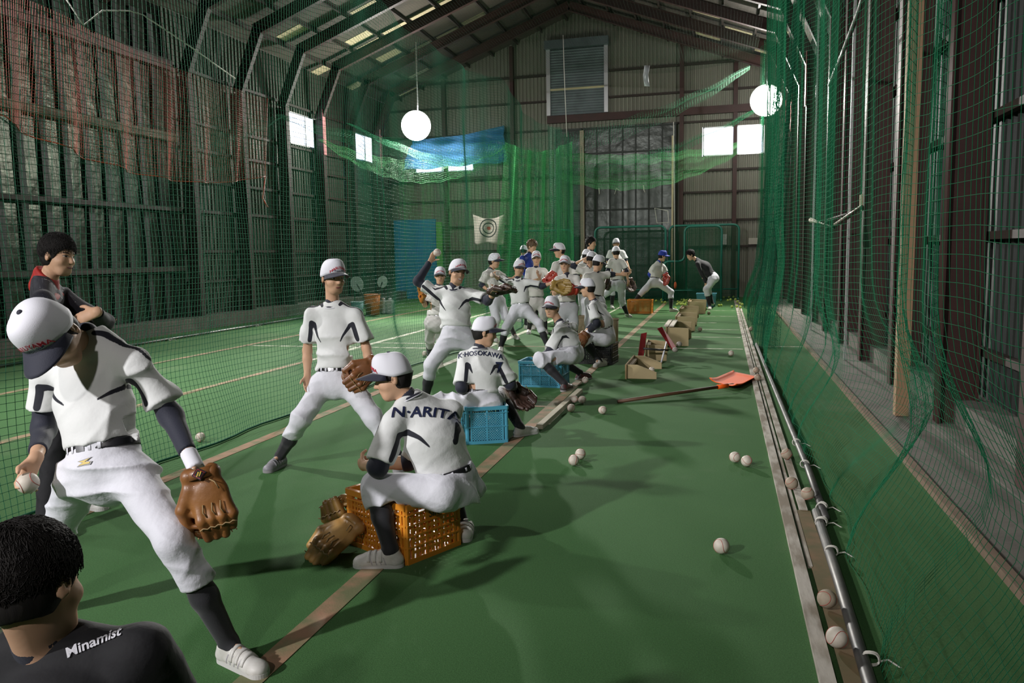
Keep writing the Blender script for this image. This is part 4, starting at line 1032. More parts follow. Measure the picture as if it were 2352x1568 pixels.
    for sd, i in (('R', 0), ('L', 1)):
        if jk: continue
        t = under[i]; sh_, el, wr = P['s'+sd], P['e'+sd], P['w'+sd]
        if t > 0:
            e1 = sh_+(el-sh_)*min(t, 1); u.cap(sh_, e1, .041*s, .047*s, .02)
            if t > 1: e2 = el+(wr-el)*(t-1); u.cap(el, e2, .047*s, (.047-.014*(t-1))*s, .03)
            endp, dirn = (e1, unit(el-sh_)) if t <= 1 else (e2, unit(wr-el)); u.cut(endp, dirn, endp-.07, endp+.07)
    uc = m_navy if cap != 'blue' else M('blue_cloth', (.02, .05, .4), .7)
    if top == 'jacket': uc = M('red_collar_cloth', (.4, .02, .015), .7)
    v3, f3 = u.build('undershirt', h, folds(.0016, 1.6, seed+50)); link('undershirt', np_mesh('undershirt', v3, f3), uc, root)
    # ---- jersey
    j = Shape(); wc = P['pv']+pup*.085*s; r0 = 1.0*wide
    j.cap(wc+up*.02*s, P['ch'], .142*s*r0, .157*s*r0, .03, (fr, 1.5)); j.cap(P['ch'], P['nk']-up*.1*s, .157*s*r0, .112*s*r0, .04, (fr, 1.5))
    j.cap(P['sR']+rt*-.03*s-up*.02*s, P['sL']+rt*.03*s-up*.02*s, .05*s, .05*s, .04)
    for sg, sh_ in ((1, P['sR']), (-1, P['sL'])): j.cap(P['nk']-up*.022*s+rt*sg*.03*s, sh_-rt*sg*.02*s-up*.01*s, .056*s, .048*s, .03)
    j.cap(wc+up*.03*s+fr*.01, wc+up*.06*s+fr*.01, .15*s*r0, .146*s*r0, .03, (fr, 1.3))
    for sd, i in (('R', 0), ('L', 1)):
        sh_, el, wr = P['s'+sd], P['e'+sd], P['w'+sd]
        if jk:
            j.cap(sh_, el, .058*s, .052*s, .03); j.cap(el, wr+(el-wr)*.06, .052*s, .036*s, .02); e1 = wr+(el-wr)*.04; dn = unit(wr-el); j.cut(e1, dn, e1-.055, e1+.055)
        else:
            e1 = sh_+(el-sh_)*sleeve[i]; j.cap(sh_-rt*(.012 if sd == 'R' else -.012)*s, e1, .056*s, .073*s, .04); dn = unit(el-sh_); e2 = e1+dn*.0; lo_ = e2-.1; hi_ = e2+.1; j.cut(e2+dn*.01, dn, lo_, hi_)
    wj0 = creases(.013 if D < 9 else .009, .85, seed, unit(up*.55+fr*.6)); wj = lambda Q: wj0(Q)*np.clip(1.55-1.25*((Q-wc)@up)/L, .38, 1.5)
    j.cut(wc-pup*(.03 if jk else .004)*s, -pup, wc-.24, wc+.24) if not jk else None
    nu = unit(up*.75+nd*.25); nlo = P['nk']+nu*.022*s; j.cut(nlo, nu, nlo-.085, nlo+.085)
    vj, fj = j.build('jersey', h, wj); vj = relax(vj, fj, 1, .4)
    me = np_mesh('jersey', vj, fj); jb = bvh_of(vj, fj); st = np.full(len(vj), .1)
    def path(pts, ws, n_=14, rd=None):
        nonlocal st
        for a in range(len(pts)-1):
            for t in np.linspace(0, 1, n_):
                p = pts[a]*(1-t)+pts[a+1]*t; w = ws[a]*(1-t)+ws[a+1]*t; r = jb.find_nearest(V(p)) if rd is None else jb.ray_cast(V(p+rd*.25), V(-rd), .4); q_ = np.array(r[0]) if r[0] is not None else p
                st = np.minimum(st, np.linalg.norm(vj-q_, axis=1)-w)
    if top == 'a' and D < 15:
        for sd, sg, i in (('R', 1, 0), ('L', -1, 1)):
            sh_, el = P['s'+sd], P['e'+sd]; dn = unit(el-sh_); e1 = sh_+(el-sh_)*(sleeve[i]-.02); sp = sleeve[i]
            oo = unit(rt*sg+up*.4); nrm = lambda q: q-dn*np.dot(q, dn)
            topd = unit(nrm(up*.7+rt*sg*.7)+1e-6)
            path([P['nk']+rt*sg*.06*s-up*.02+fr*.03*s, (P['nk']+sh_)/2+up*.06*s+fr*.03*s, sh_+topd*.055*s+fr*.02*s, sh_+(el-sh_)*.3+topd*.055*s], [.012*s, .019*s, .009*s, .001])
            for ff in (1, -1):
                rdir = unit(fr*ff-dn*np.dot(fr*ff, dn)*.5)
                arm_in = unit(nrm(-rt*sg*.6-up*.5)+1e-6)
                path([P['pv']*.5+P['nk']*.5+rt*sg*.075*s, sh_-up*.075*s-rt*sg*.045*s, sh_+dn*.05*s+arm_in*.035*s-up*.01, e1+arm_in*.03*s], [.004, .015*s, .018*s, .016*s], 30, rdir)
    if top == 'jacket':
        for sd, sg in (('R', 1), ('L', -1)):
            sh_, el, wr = P['s'+sd], P['e'+sd], P['w'+sd]
            for o_ in (-.008, .008): path([P['nk']+rt*sg*.05*s+fr*o_, sh_+up*.06*s+fr*o_, (sh_+el)/2+rt*sg*.06*s+fr*o_], [.002, .0022, .0022])
        if top == 'jacket': path([P['nk']+rt*.1*s+fr*.02, P['nk']+rt*.05*s+fr*.12*s-up*.06, P['nk']+fr*.14*s-up*.14], [.003, .003, .003])
    if num: path([P['ch']-fr*.3-rt*.02, P['ch']-fr*.3+rt*.05], [.008, .008])
    attr(me, 'stripe', st)
    jm = {'a': m_jer, 'plain': m_jerp, 'jacket': m_jack, 'blackjacket': m_jackbk, 'bluejacket': m_jackb}[top]
    jersey = link('jacket' if jk else 'jersey', me, jm, root)
    if text: 
        for tx in text: vt, ft = text_mesh(tx[0], tx[1]); c0 = P['nk']-up*tx[2]+rt*tx[3]; lay(jb, vt, ft, c0, rt, unit(up+rt*tx[6]) if len(tx) > 6 else up, -fr, tx[5] if tx[5] else m_ink, 'lettering', jersey, bow=tx[7] if len(tx) > 7 else .9, lift=.007, wide=1.0)
    # collar band of the jersey
    if not jk and D < 12:
        cpts = [P['nk']+(rt*math.cos(a)*.068+fr*math.sin(a)*.062)*s+up*(.0-.03*max(0, math.sin(a)))*s for a in np.linspace(0, 2*PI, 25)[:-1]]
        MB().tube(cpts, .0085*s, 6, True).build('collar', m_navy, jersey, True)
        MB().tube([p+unit(p-P['nk'])*.011*s-up*.006*s for p in cpts], .0035*s, 6, True).build('collar_piping', m_pants, jersey, True)
    # ---- trousers
    pm = {'white': m_pants, 'dusty': m_pantsd, 'navy': m_jackbk, 'black': m_jackbk}[pants]; t_ = Shape()
    t_.cap(P['pv']+pup*.03*s, P['pv']-pup*.02*s, .142*s*wide, .145*s*wide, .03, (fr, 1.28)); t_.cap(wc, P['pv'], .132*s*wide, .142*s*wide, .03, (fr, 1.3)); t_.cap(P['hR'], P['hL'], .095*s, .095*s, .03)
    for sd in 'RL':
        hp, kn, an = P['h'+sd], P['k'+sd], P['a'+sd]; dn = unit(an-kn)
        t_.cap(hp, kn, .098*s, .074*s, .035)
        if socks:
            c0 = kn+(an-kn)*cuff; t_.cap(kn, c0, .073*s, .062*s, .03); t_.cap(c0-dn*.035*s, c0-dn*.02*s, .07*s, .068*s, .01); t_.cut(c0, dn, c0-.085, c0+.085)
        else: t_.cap(kn, an, .072*s, .062*s, .03); t_.cut(an+dn*.02, dn, an-.09, an+.09)
    bx_ = (.165 if not seat else .125)*s; t_.cut(wc+pup*.012*s, pup, wc-bx_, wc+bx_)
    if seat: t_.cut((0, 0, seat), (0, 0, -1), P['pv']-.24, P['pv']+.24)
    vp, fp = t_.build('trousers', h, creases(.014 if D < 9 else .009, 1.0, seed+9, unit(pup*.9+rt*.3))); vp = relax(vp, fp, 1, .4); tm = np_mesh('trousers', vp, fp); attr(tm, 'stripe', np.full(len(vp), .1)); tr = link('trousers', tm, pm, root)
    if belt:
        bl = Shape(); bl.cap(wc+pup*.03*s, P['pv'], .139*s*wide, .1455*s*wide, .03, (fr, 1.3)); bl.cut(wc+pup*.014*s, pup); bl.cut(wc-pup*.024*s, -pup); v4, f4 = bl.build('belt', max(h*.7, .004)); bo = link('belt', np_mesh('belt', v4, f4), m_belt if cap != 'blue' else m_belt, root)
        if D < 12:
            c_ = wc-pup*.005*s; bvp = bvh_of(vp, fp)
            bb2 = bvh_of(v4, f4); RQ = np.array([(x, y, 0) for x in (-.006, 0, .006) for y in (-.03, -.015, 0, .015, .021)]); RF = [(i*5+j, i*5+5+j, i*5+6+j, i*5+j+1) for i in (0, 1) for j in range(4)]
            for x in (-.08, -.042, .042, .08):
                for ff in (1, -1):
                    if bb2.ray_cast(V(c_+rt*x*s+fr*ff*.3), V(-fr*ff), .4)[0] is not None: lay(bb2, RQ*s, RF, c_+rt*x*s, rt*1.0, pup, unit(fr)*ff, pm, 'belt_loop', tr, lift=.0035, start=.2)
            hh = bvp.ray_cast(V(c_-pup*.03*s+fr*.3), V(-fr), .4)
            if hh[0] is not None:
                bq = np.array([(x, y, 0) for x in (-.02, -.007, .007, .02) for y in (-.014, 0, .014)]); lay(bb2, bq*s, [(i*3+j, i*3+3+j, i*3+4+j, i*3+j+1) for i in range(3) for j in (0, 1)], c_, rt, pup, fr, m_silver, 'buckle', bo, lift=.004, start=.2)
                if logo:
                    q0 = np.array(hh[0])-pup*.03*s-rt*.02*s
                    for (mt_, pts_, lf) in ((m_belt, [(-.024, -.014), (.026, -.014), (.03, -.002), (.012, .002), (.03, .014), (.004, .010), (-.026, .006), (-.006, -.001)], .25), (m_goldt, [(-.018, -.011), (.022, -.010), (.024, -.004), (.004, -.001), (.022, .010), (.004, .006), (-.018, .004), (.0, -.003)], .25)):
                        vv = np.array([(a, b_, 0) for a, b_ in pts_]); lay(bvp, vv, [tuple(range(len(pts_)))], q0, rt*-1, pup, fr, mt_, 'waist_logo', tr, lift=.003 if mt_ is m_belt else .0045)
    # ---- socks, shoes
    sm_ = {'white': m_shoew, 'grey': m_shoeg, 'dark': m_shoed, 'black': m_black}[shoes]
    for sd in 'RL':
        kn, an, H, T = P['k'+sd], P['a'+sd], P['H'+sd], P['T'+sd]
        if socks:
            c0 = kn+(an-kn)*(cuff-.12); k_ = Shape(); k_.cap(c0, c0+(an-c0)*.35, .054*s, .053*s, .02); k_.cap(c0+(an-c0)*.35, an, .053*s, .039*s, .02); k_.cap(an, H+(T-H)*.42+np.array([0, 0, .036]), .039*s, .03*s, .015)
            v5, f5 = k_.build('sock', h); link('sock', np_mesh('sock', v5, f5), m_black, root)
        z = np.array([0, 0, 1.]); dr = unit(T-H); lat = unit(np.cross(dr, z)); w_ = Shape()
        w_.cap(H+dr*.035*s+z*.028, T-dr*.045*s+z*.022, .036*s, .043*s, .02, (z, 1.25)); w_.cap(T-dr*.05*s+z*.022, T-dr*.035*s+z*.022, .04*s, .034*s, .01, (z, 1.2))
        w_.cap(H+dr*.035*s+z*.035, an+(kn-an)*.04-z*.01, .037*s, .039*s, .02); w_.cap(an-z*.02, H+dr*.17*s+z*.04, .036*s, .032*s, .02)
        zz = min(H[2], T[2])
        w_.cut(an+unit(kn-an)*.012*s, unit(kn-an), an-.06, an+.06)
        v6, f6 = w_.build('shoe', min(h, .009), None, zmin=.006 if zz < .02 else None); v6 = relax(v6, f6, 1, .4); so = link('shoe', np_mesh('shoe', v6, f6), sm_, root)
        o_ = []
        for a in np.linspace(0, 2*PI, 27)[:-1]:
            cx = math.cos(a); q_ = (H+dr*.035*s) if cx < 0 else (T-dr*.042*s); rr = .041*s if cx < 0 else .044*s; o_.append(q_+dr*cx*rr+lat*math.sin(a)*(.037*s if cx < 0 else .043*s))
        zsh = 0 if zz < .02 else 0
        MB().prism([p+z*.001 for p in o_], (0, 0, .017)).build('sole', m_sole if shoes != 'white' else M('pale_sole', (.55, .54, .52), .6), so)
        if D < 6:
            sb = bvh_of(v6, f6)
            for i, tt in enumerate((.42, .54, .66)):
                cc = H+dr*np.linalg.norm(T-H)*tt; g_ = []
                for a in np.linspace(-1.25, 1.25, 13):
                    row = []
                    for w in (-.008, .008):
                        o0 = cc+dr*w*s+z*.02; dd = lat*math.sin(a)+z*math.cos(a); hh = sb.ray_cast(V(o0+dd*.15), V(-dd), .2); row.append(np.array(hh[0])+dd*.003 if hh[0] is not None else o0+dd*.04)
                    g_.append(row)
                q5 = MB().grid(g_).build('strap', sm_, so, True); q5.modifiers.new('s', 'SOLIDIFY').thickness = .004
            for k2 in range(4):
                for sg in (-1, 1):
                    g_ = []
                    for tt in np.linspace(0, 1, 5):
                        o0 = H+dr*np.linalg.norm(T-H)*(.3+.09*k2+.05*tt)+z*(.02+.035*tt*1.0); row = []
                        for w in (0, .005): hh = sb.ray_cast(V(o0+dr*w+lat*sg*.15), V(-lat*sg), .2); row.append(np.array(hh[0])+lat*sg*.0012 if hh[0] is not None else o0)
                        g_.append(row)
                    MB().grid(g_).build('side_stripe', M('shoe_stripe', (.4, .38, .4), .5), so, True)
    if wristband:
        sd = wristband; wr, el = P['w'+sd], P['e'+sd]; wq = Shape(); dn = unit(wr-el); wq.cap(wr-dn*.05*s, wr+dn*.045*s, .034*s, .034*s, .01); wq.cut(wr+dn*.05*s, dn); wq.cut(wr-dn*.05*s, -dn)
        v7, f7 = wq.build('wristband', h); link('wristband', np_mesh('wristband', v7, f7), m_capw, root)
    return dict(jb=jb, jersey=jersey, P=P, hand=out, rt=rt, fr=fr, up=up, root=root)
# ================================================================ THE PLAYERS
PL = False
def back_text(p, txt, size, px, d, r_, u_, o_, bow):
    r_ = unit(r_); o_ = unit(o_-r_*np.dot(o_, r_)); u_ = np.cross(o_, r_); vt, ft = text_mesh(txt, size)
    lay(p['jb'], vt, ft, U(px[0], px[1], d), r_, u_, o_, m_ink, 'lettering', p['jersey'], bow=bow, lift=.004)
# 1 nearest boy, head bowed, ball in right hand, glove on left hand
p1 = person('boy in white uniform nearest the camera, head bowed under his cap, ball in hand', 2.85,
    dict(hd=(118, 768, -.12), nk=(205, 768, .06), pv=(243, 1068, .0), ch=(215, 915, .06), sR=(98, 855, .12), sL=(318, 832, .0), eR=(102, 985, .15), wR=(82, 1052, -.06),
         eL=(392, 955, .05), wL=(442, 1058, -.08), hR=(190, 1095, .04), hL=(300, 1090, -.03), kR=(128, 1225, .22), kL=(400, 1238, -.2)),
    (.17, -.84, .52), s=.86, hs=1.04, hup=(-.26, .52, .81), feet=((25, 1425, -40, 1480), (508, 1512, 612, 1558)),
    hands=('ball', 'fist'), palm=((.45, -.2, .4), None), hdir=((-.3, -.9, .25), (.45, -.9, .1)), under=(1.75, 1.8), sleeve=(.6, .68), logo=True, wristband='L', details=False, plumb=PL, wide=1.12)
bp = U(64, 1109, 2.74); baseball(bp, 'white baseball held in the right hand of the nearest boy', 'w', (1.2, .3, .5))
glove(U(462, 1088, 2.66), cdir(.28, -.95, .1), cdir(-.2, -.1, -.9), m_gtan, 'tan leather baseball glove with diamond badge on the nearest boy', .86, False, 'diamond')
# 2 coach in dark jacket
p2 = person('man without cap in dark jacket with red collar, arms folded, behind the nearest boy', 4.35,
    dict(hd=(134, 588, 0), nk=(100, 640, .02), pv=(128, 880, .05), sR=(98, 690, -.17), sL=(140, 682, .2), eR=(150, 755, -.22), wR=(218, 738, .06), eL=(238, 742, .02), wL=(222, 716, -.16)),
    (.97, -.12, .18), s=1.0, hs=.93, hup=(-.05, 1, 0), feet=((95, 1225, 150, 1240), (170, 1160, 243, 1172)), cap=None, hair='full', top='jacket', pants='navy', socks=False, under=(0, 0),
    hands=('fist', 'relax'), palm=(None, (.1, -.2, -1)), hdir=((.3, -.3, -.9), (-.85, -.35, .0)), shoes='white', belt=False, plumb=PL)
# 3 person crouching at the bottom left corner, back of head
p3 = person('person with black hair in black jacket, seen from behind at the bottom left corner', 1.52,
    dict(hd=(78, 1345, .0), nk=(105, 1462, .03), pv=(210, 1960, .2), ch=(165, 1720, .0), sR=(330, 1500, .03), sL=(-110, 1560, .06), eR=(450, 1680, .2), wR=(300, 1760, .42), eL=(-170, 1800, .2), wL=(-30, 1800, .42),
         kR=(330, 1690, .6), kL=(60, 1700, .65), aR=(330, 1900, .52), aL=(80, 1900, .55)),
    (.25, -.15, -.95), s=1.02, hs=.94, hup=(-.25, 1, .1), cap=None, hair='full', top='blackjacket', pants='black', socks=False, under=(0, 0), details=False, belt=False, shoes='white', plumb=PL, hfine=.006)
vt, ft = text_mesh('Minamist', .028); lay(p3['jb'], vt, ft, U(220, 1474, 1.52), cdir(.9, .42, 0), cdir(-.42, .9, 0), cdir(0, .35, 1), m_capw, 'lettering', p3['jersey'], bow=.5, lift=.003)
# 4 boy standing, second from the camera
p4 = person('boy in white uniform standing with feet apart, looking right, brown glove at his hip', 5.3,
    dict(hd=(765, 638, -.01), nk=(764, 698, .02), pv=(770, 872, 0), sR=(712, 722, .04), sL=(820, 724, .02), eR=(706, 805, .06), wR=(706, 862, -.0), eL=(842, 800, .03), wL=(852, 848, -.08),
         hR=(740, 885, 0), hL=(806, 885, 0), kR=(693, 965, -.12), kL=(858, 962, -.1)),
    (.62, -.16, .75), s=.88, hs=.93, hup=(-.1, 1, 0), feet=((654, 1066, 610, 1087), (905, 1085, 935, 1078)), hands=('relax', 'fist'), under=(.68, .8), sleeve=(.72, .72), shoes='grey', plumb=PL, wide=.95)
glove(U(862, 836, 5.12), cdir(-.62, -.55, .35), cdir(.1, .3, -.9), m_gbrown, 'brown baseball glove at the hip of the boy standing with feet apart', .9, False)
# 5 boy sitting on the orange crate
p5 = person('boy in white uniform sitting on the orange crate, seen from behind, looking left', 3.75,
    dict(hd=(903, 868, -.02), nk=(938, 915, 0), pv=(1038, 1118, .0), ch=(1000, 1010, -.02), sL=(898, 972, -.1), sR=(1036, 940, .1), eL=(868, 1072, -.16), wL=(838, 1068, .08), eR=(938, 1060, .3), wR=(880, 1068, .3),
         hL=(1012, 1130, -.1), hR=(1070, 1128, .08), kL=(862, 1118, -.1), kR=(1024, 1092, .42), aR=(1062, 1210, .36)),
    (-.95, -.22, .12), s=.93, hs=.9, hup=(.1, 1, -.02), feet=((1068, 1246, 1072, 1215), (926, 1300, 812, 1300)), under=(1.25, 1.25), hands=('fist', 'fist'), shoes='white', plumb=PL, sleeve=(.84, .84), cuff=.3, seat=.24, pz=.5)
back_text(p5, 'N\u00b7ARITA', .076, (980, 950), 3.7, cdir(1, .07, .12), cdir(-.05, 1, .3), cdir(-.12, .35, 1), .55)
# 6 thrower
p6 = person('smiling boy in white uniform raising a ball beside his head', 7.4,
    dict(hd=(1050, 626, -.02), nk=(1042, 660, 0), pv=(1048, 768, 0), sR=(998, 672, .02), sL=(1084, 674, 0), eR=(960, 646, .06), wR=(987, 602, .1), eL=(1120, 690, -.1), wL=(1136, 672, -.28),
         hR=(1032, 778, 0), hL=(1070, 778, 0), kR=(990, 838, -.05), kL=(1118, 832, .0)),
    (.5, -.12, .86), s=.93, hs=.93, hup=(.12, 1, 0), feet=((982, 928, 955, 945), (1175, 920, 1206, 922)), under=(2, 1.6), sleeve=(.6, .75), hands=('ball', 'fist'), palm=((.7, .3, .4), None), hdir=((.4, .85, 0), None), smile=True, plumb=PL)
baseball(U(1004, 580, 7.42), 'white baseball held up in the hand of the smiling throwing boy', 'w')
glove(U(1132, 672, 7.05), cdir(.75, .2, .6), cdir(.3, -.8, .5), m_gdark, 'dark brown baseball glove pointing forward on the smiling throwing boy', .95)
# 7 boy behind the thrower
p7 = person('boy in white uniform half hidden behind the smiling throwing boy', 10.0,
    dict(hd=(1011, 634, 0), nk=(1009, 658, 0), pv=(1004, 738, 0), sR=(985, 672, .03), sL=(1035, 672, .03), eR=(976, 700, 0), wR=(972, 688, -.2), eL=(1040, 705, 0), wL=(1030, 720, -.1)),
    (.1, -.15, 1), s=.88, hs=.88, feet=((988, 826, 980, 834), (1010, 832, 1012, 842)), top='plain', pants='dusty', under=(1, 1), plumb=PL)
glove(U(968, 686, 9.7), cdir(.2, .5, .8), cdir(-.5, .2, .8), m_gor, 'orange brown baseball glove at the left edge of the half hidden boy', .9)
# 8 boy on first blue crate
p8 = person('boy in white uniform sitting on the nearer blue crate, seen from behind, head turned right', 6.0,
    dict(hd=(1112, 764, 0), nk=(1102, 800, 0), pv=(1105, 918, 0), sL=(1063, 822, .0), sR=(1146, 820, .03), eL=(1060, 890, -.08), wL=(1070, 905, .15), eR=(1172, 882, .05), wR=(1182, 890, .26),
         hL=(1082, 928, 0), hR=(1128, 928, 0), kL=(1010, 922, .12), kR=(1150, 905, .38)),
    (.92, -.08, -.12), s=.9, hs=.92, hup=(-.22, 1, 0), feet=((1182, 1004, 1235, 993), (985, 1002, 975, 1010)), under=(1.9, 1.9), sleeve=(.88, .84), plumb=PL, cuff=.3, seat=.245, pz=.4)
back_text(p8, 'K\u00b7HOSOKAWA', .050, (1104, 813), 6.0, cdir(1, -.02, 0), cdir(0, 1, .15), cdir(0, .1, 1), .9)
back_text(p8, '7', .12, (1143, 846), 6.0, cdir(1, -.02, -.3), cdir(0, 1, .1), cdir(.3, .1, 1), 0)
glove(U(1178, 888, 6.22), cdir(.35, -.5, .2), cdir(.3, .5, .7), m_gdark, 'dark brown baseball glove hanging beside the nearer blue crate', .9)
# 9 pitching boy
p9 = person('boy in white uniform striding with arms spread, ochre glove held out to the right', 11.6,
    dict(hd=(1192, 616, 0), nk=(1190, 641, 0), pv=(1197, 708, 0), sR=(1165, 648, .03), sL=(1214, 648, -.02), eR=(1147, 640, .1), wR=(1137, 634, -.08), eL=(1244, 657, -.05), wL=(1264, 652, -.1),
         hR=(1185, 714, 0), hL=(1209, 714, 0), kR=(1163, 752, -.08), kL=(1238, 742, -.08)),
    (.5, -.2, .85), s=.93, hs=.95, hup=(.05, 1, 0), feet=((1152, 806, 1146, 812), (1256, 805, 1266, 811)), under=(1.4, 1.6), sleeve=(.8, .8), hands=('ball', 'fist'), plumb=PL, wide=.95)
baseball(U(1131, 632, 11.05), 'baseball in the raised hand of the striding boy with the ochre glove', 'w')
glove(U(1270, 655, 11.0), cdir(.9, -.25, .2), cdir(.0, .3, .9), m_goch, 'ochre yellow baseball glove held out by the striding boy', 1.05)
# 10
p10 = person('boy in white uniform looking right behind the dark outstretched glove', 13.0,
    dict(hd=(1135, 600, 0), nk=(1126, 620, 0), pv=(1140, 690, 0), sR=(1114, 630, -.12), sL=(1146, 628, .12), eR=(1106, 655, -.1), wR=(1120, 665, -.2), eL=(1160, 640, .2), wL=(1175, 640, .2), kR=(1140, 735, -.1), kL=(1162, 728, 0)),
    (.92, -.1, .25), s=.93, hs=.98, feet=((1130, 782, 1140, 784), (1178, 776, 1193, 780)), top='plain', under=(1.5, 1.5), plumb=PL)
# 11 man in blue
p11 = person('bareheaded man with brown hair in a blue jacket behind the group of boys', 15.0,
    dict(hd=(1222, 566, 0), nk=(1216, 584, 0), pv=(1218, 655, 0), sR=(1200, 593, -.15), sL=(1230, 592, .15), eR=(1196, 625, -.1), wR=(1215, 635, -.2), eL=(1236, 622, .1), wL=(1235, 640, 0)),
    (.75, -.35, .5), s=1.0, hs=1.0, cap=None, hair='brown', top='bluejacket', pants='navy', socks=False, under=(0, 0), belt=False, shoes='white', plumb=PL)
p11b = person('boy whose white cap shows behind the man in the blue jacket', 16.5,
    dict(hd=(1203, 577, 0), nk=(1203, 592, 0), pv=(1205, 645, 0), sR=(1216, 598, .05), sL=(1190, 598, -.05), eR=(1219, 620, 0), wR=(1219, 638, 0), eL=(1187, 620, 0), wL=(1187, 638, 0)),
    (.3, -.3, -.9), s=.93, hs=.95, top='a', under=(1, 1), details=False, plumb=PL)
# 12
p12 = person('boy in cream uniform facing the camera with a hand raised to his red brown glove', 14.0,
    dict(hd=(1232, 594, 0), nk=(1231, 616, 0), pv=(1230, 692, 0), sR=(1213, 622, 0), sL=(1252, 622, 0), eR=(1212, 650, -.05), wR=(1240, 640, -.3), eL=(1262, 648, 0), wL=(1258, 642, -.3), kR=(1220, 725, -.05), kL=(1248, 722, -.05)),
    (-.02, -.1, 1), s=.95, hs=1.0, feet=((1216, 764, 1210, 772), (1252, 764, 1258, 770)), top='plain', pants='dusty', under=(.6, 1.8), hands=('flat', 'fist'), hdir=((-.35, .85, .2), None), plumb=PL)
glove(U(1251, 648, 13.2), cdir(.75, .35, .3), cdir(-.2, .4, .9), m_gred, 'reddish glove of the boy in the cream uniform facing the camera', 1.0)
# 13
p13 = person('tall boy in plain white uniform looking left, cap brim pointing left', 13.8,
    dict(hd=(1285, 576, 0), nk=(1296, 598, 0), pv=(1292, 688, 0), sL=(1274, 608, -.08), sR=(1316, 606, .08), eL=(1268, 640, -.05), wL=(1270, 662, -.2), eR=(1322, 640, .05), wR=(1318, 665, 0)),
    (-.93, -.12, .2), s=1.0, hs=1.03, hup=(.08, 1, 0), top='plain', under=(1.5, 1.5), plumb=PL)
# 14
p14 = person('boy in white uniform facing the camera holding a bright red glove at his chest', 12.2,
    dict(hd=(1298, 607, 0), nk=(1302, 632, 0), pv=(1303, 706, 0), sR=(1279, 642, 0), sL=(1327, 640, 0), eR=(1276, 672, -.05), wR=(1298, 668, -.25), eL=(1334, 668, 0), wL=(1322, 668, -.2)),
    (-.3, -.12, .95), s=.97, hs=1.0, top='plain', under=(.9, 1.2), hands=('fist', 'fist'), plumb=PL, wide=.95)
glove(U(1324, 667, 11.85), cdir(-.95, .05, .25), cdir(.0, .4, -.9), m_gred, 'bright red glove held by the boy facing the camera', 1.0)
# 15 boy on second blue crate
p15 = person('boy in white uniform sitting on the farther blue crate, face turned to the camera', 8.45,
    dict(hd=(1268, 706, 0), nk=(1287, 742, 0), pv=(1316, 808, 0), ch=(1308, 780, 0), sL=(1280, 762, -.12), sR=(1318, 750, .14), eL=(1264, 806, -.14), wL=(1244, 818, .02), eR=(1288, 792, .2), wR=(1252, 812, .15),
         hL=(1308, 816, -.1), hR=(1322, 814, .08), kL=(1240, 824, -.26), kR=(1268, 816, .22)),
    (-.5, -.22, .82), s=.93, hs=.93, hup=(.12, 1, 0), feet=((1322, 872, 1345, 870), (1292, 900, 1312, 890)), under=(1.8, 1.8), sleeve=(.85, .85), shoes='dark', plumb=PL, cuff=.28, seat=.22, pz=.4, wide=.92)
back_text(p15, 'S.', .075, (1309, 747), 8.4, cdir(1, -.5, 0), cdir(.5, 1, .1), cdir(.2, .2, 1), 0)
# 16 boy on the black crate
p16 = person('boy in white uniform sitting on the black crate, cap brim pointing left', 10.0,
    dict(hd=(1350, 662, 0), nk=(1363, 692, 0), pv=(1392, 766, 0), ch=(1385, 736, 0), sL=(1358, 708, -.12), sR=(1384, 704, .14), eL=(1372, 744, -.2), wL=(1349, 764, -.05), eR=(1368, 738, .2), wR=(1345, 762, .1),
         hL=(1388, 778, -.08), hR=(1396, 778, .1), kL=(1338, 778, -.08), kR=(1352, 774, .2), aL=(1375, 826, -.1), aR=(1396, 812, .2)),
    (-.85, -.1, -.35), s=.95, hs=.95, hup=(.15, 1, 0), feet=((1418, 822, 1398, 828), (1392, 838, 1356, 846)), under=(1.8, 1.8), plumb=PL, wristband='L', cuff=.3, seat=.235, pz=.3)
glove(U(1346, 768, 9.85), cdir(-.5, -.6, .2), cdir(.3, .2, -.9), m_gbrown, 'red brown glove in the lap of the boy on the black crate', .85)
# 17 bareheaded adult at back
p17 = person('bareheaded young man in white uniform standing behind the boys, looking right', 16.0,
    dict(hd=(1358, 559, 0), nk=(1354, 578, 0), pv=(1352, 645, 0), sR=(1340, 590, -.1), sL=(1368, 588, .1), eR=(1337, 615, -.08), wR=(1345, 635, -.1), eL=(1372, 612, .1), wL=(1372, 635, .1)),
    (.85, -.1, .5), s=1.0, hs=1.05, cap=None, hair='full', under=(0, 0), plumb=PL)
p18 = person('boy in white cap partly hidden before the bareheaded young man', 14.8,
    dict(hd=(1347, 588, 0), nk=(1344, 606, 0), pv=(1346, 668, 0), sR=(1330, 612, -.05), sL=(1358, 612, .05), eR=(1328, 635, 0), wR=(1332, 655, 0), eL=(1362, 635, 0), wL=(1362, 655, 0)),
    (.5, -.15, -.8), s=.93, hs=.95, top='plain', under=(1, 1), details=False, plumb=PL)
p19 = person('boy in white cap with dark sleeved arm bent out to the left', 13.6,
    dict(hd=(1358, 594, 0), nk=(1352, 614, 0), pv=(1356, 684, 0), sR=(1334, 621, -.03), sL=(1370, 622, .03), eR=(1315, 610, .0), wR=(1331, 600, -.1), eL=(1374, 645, 0), wL=(1374, 665, 0)),
    (.4, -.2, -.5), s=.93, hs=.95, top='plain', under=(1.6, 1.2), sleeve=(.45, .68), hands=('flat', 'relax'), plumb=PL)
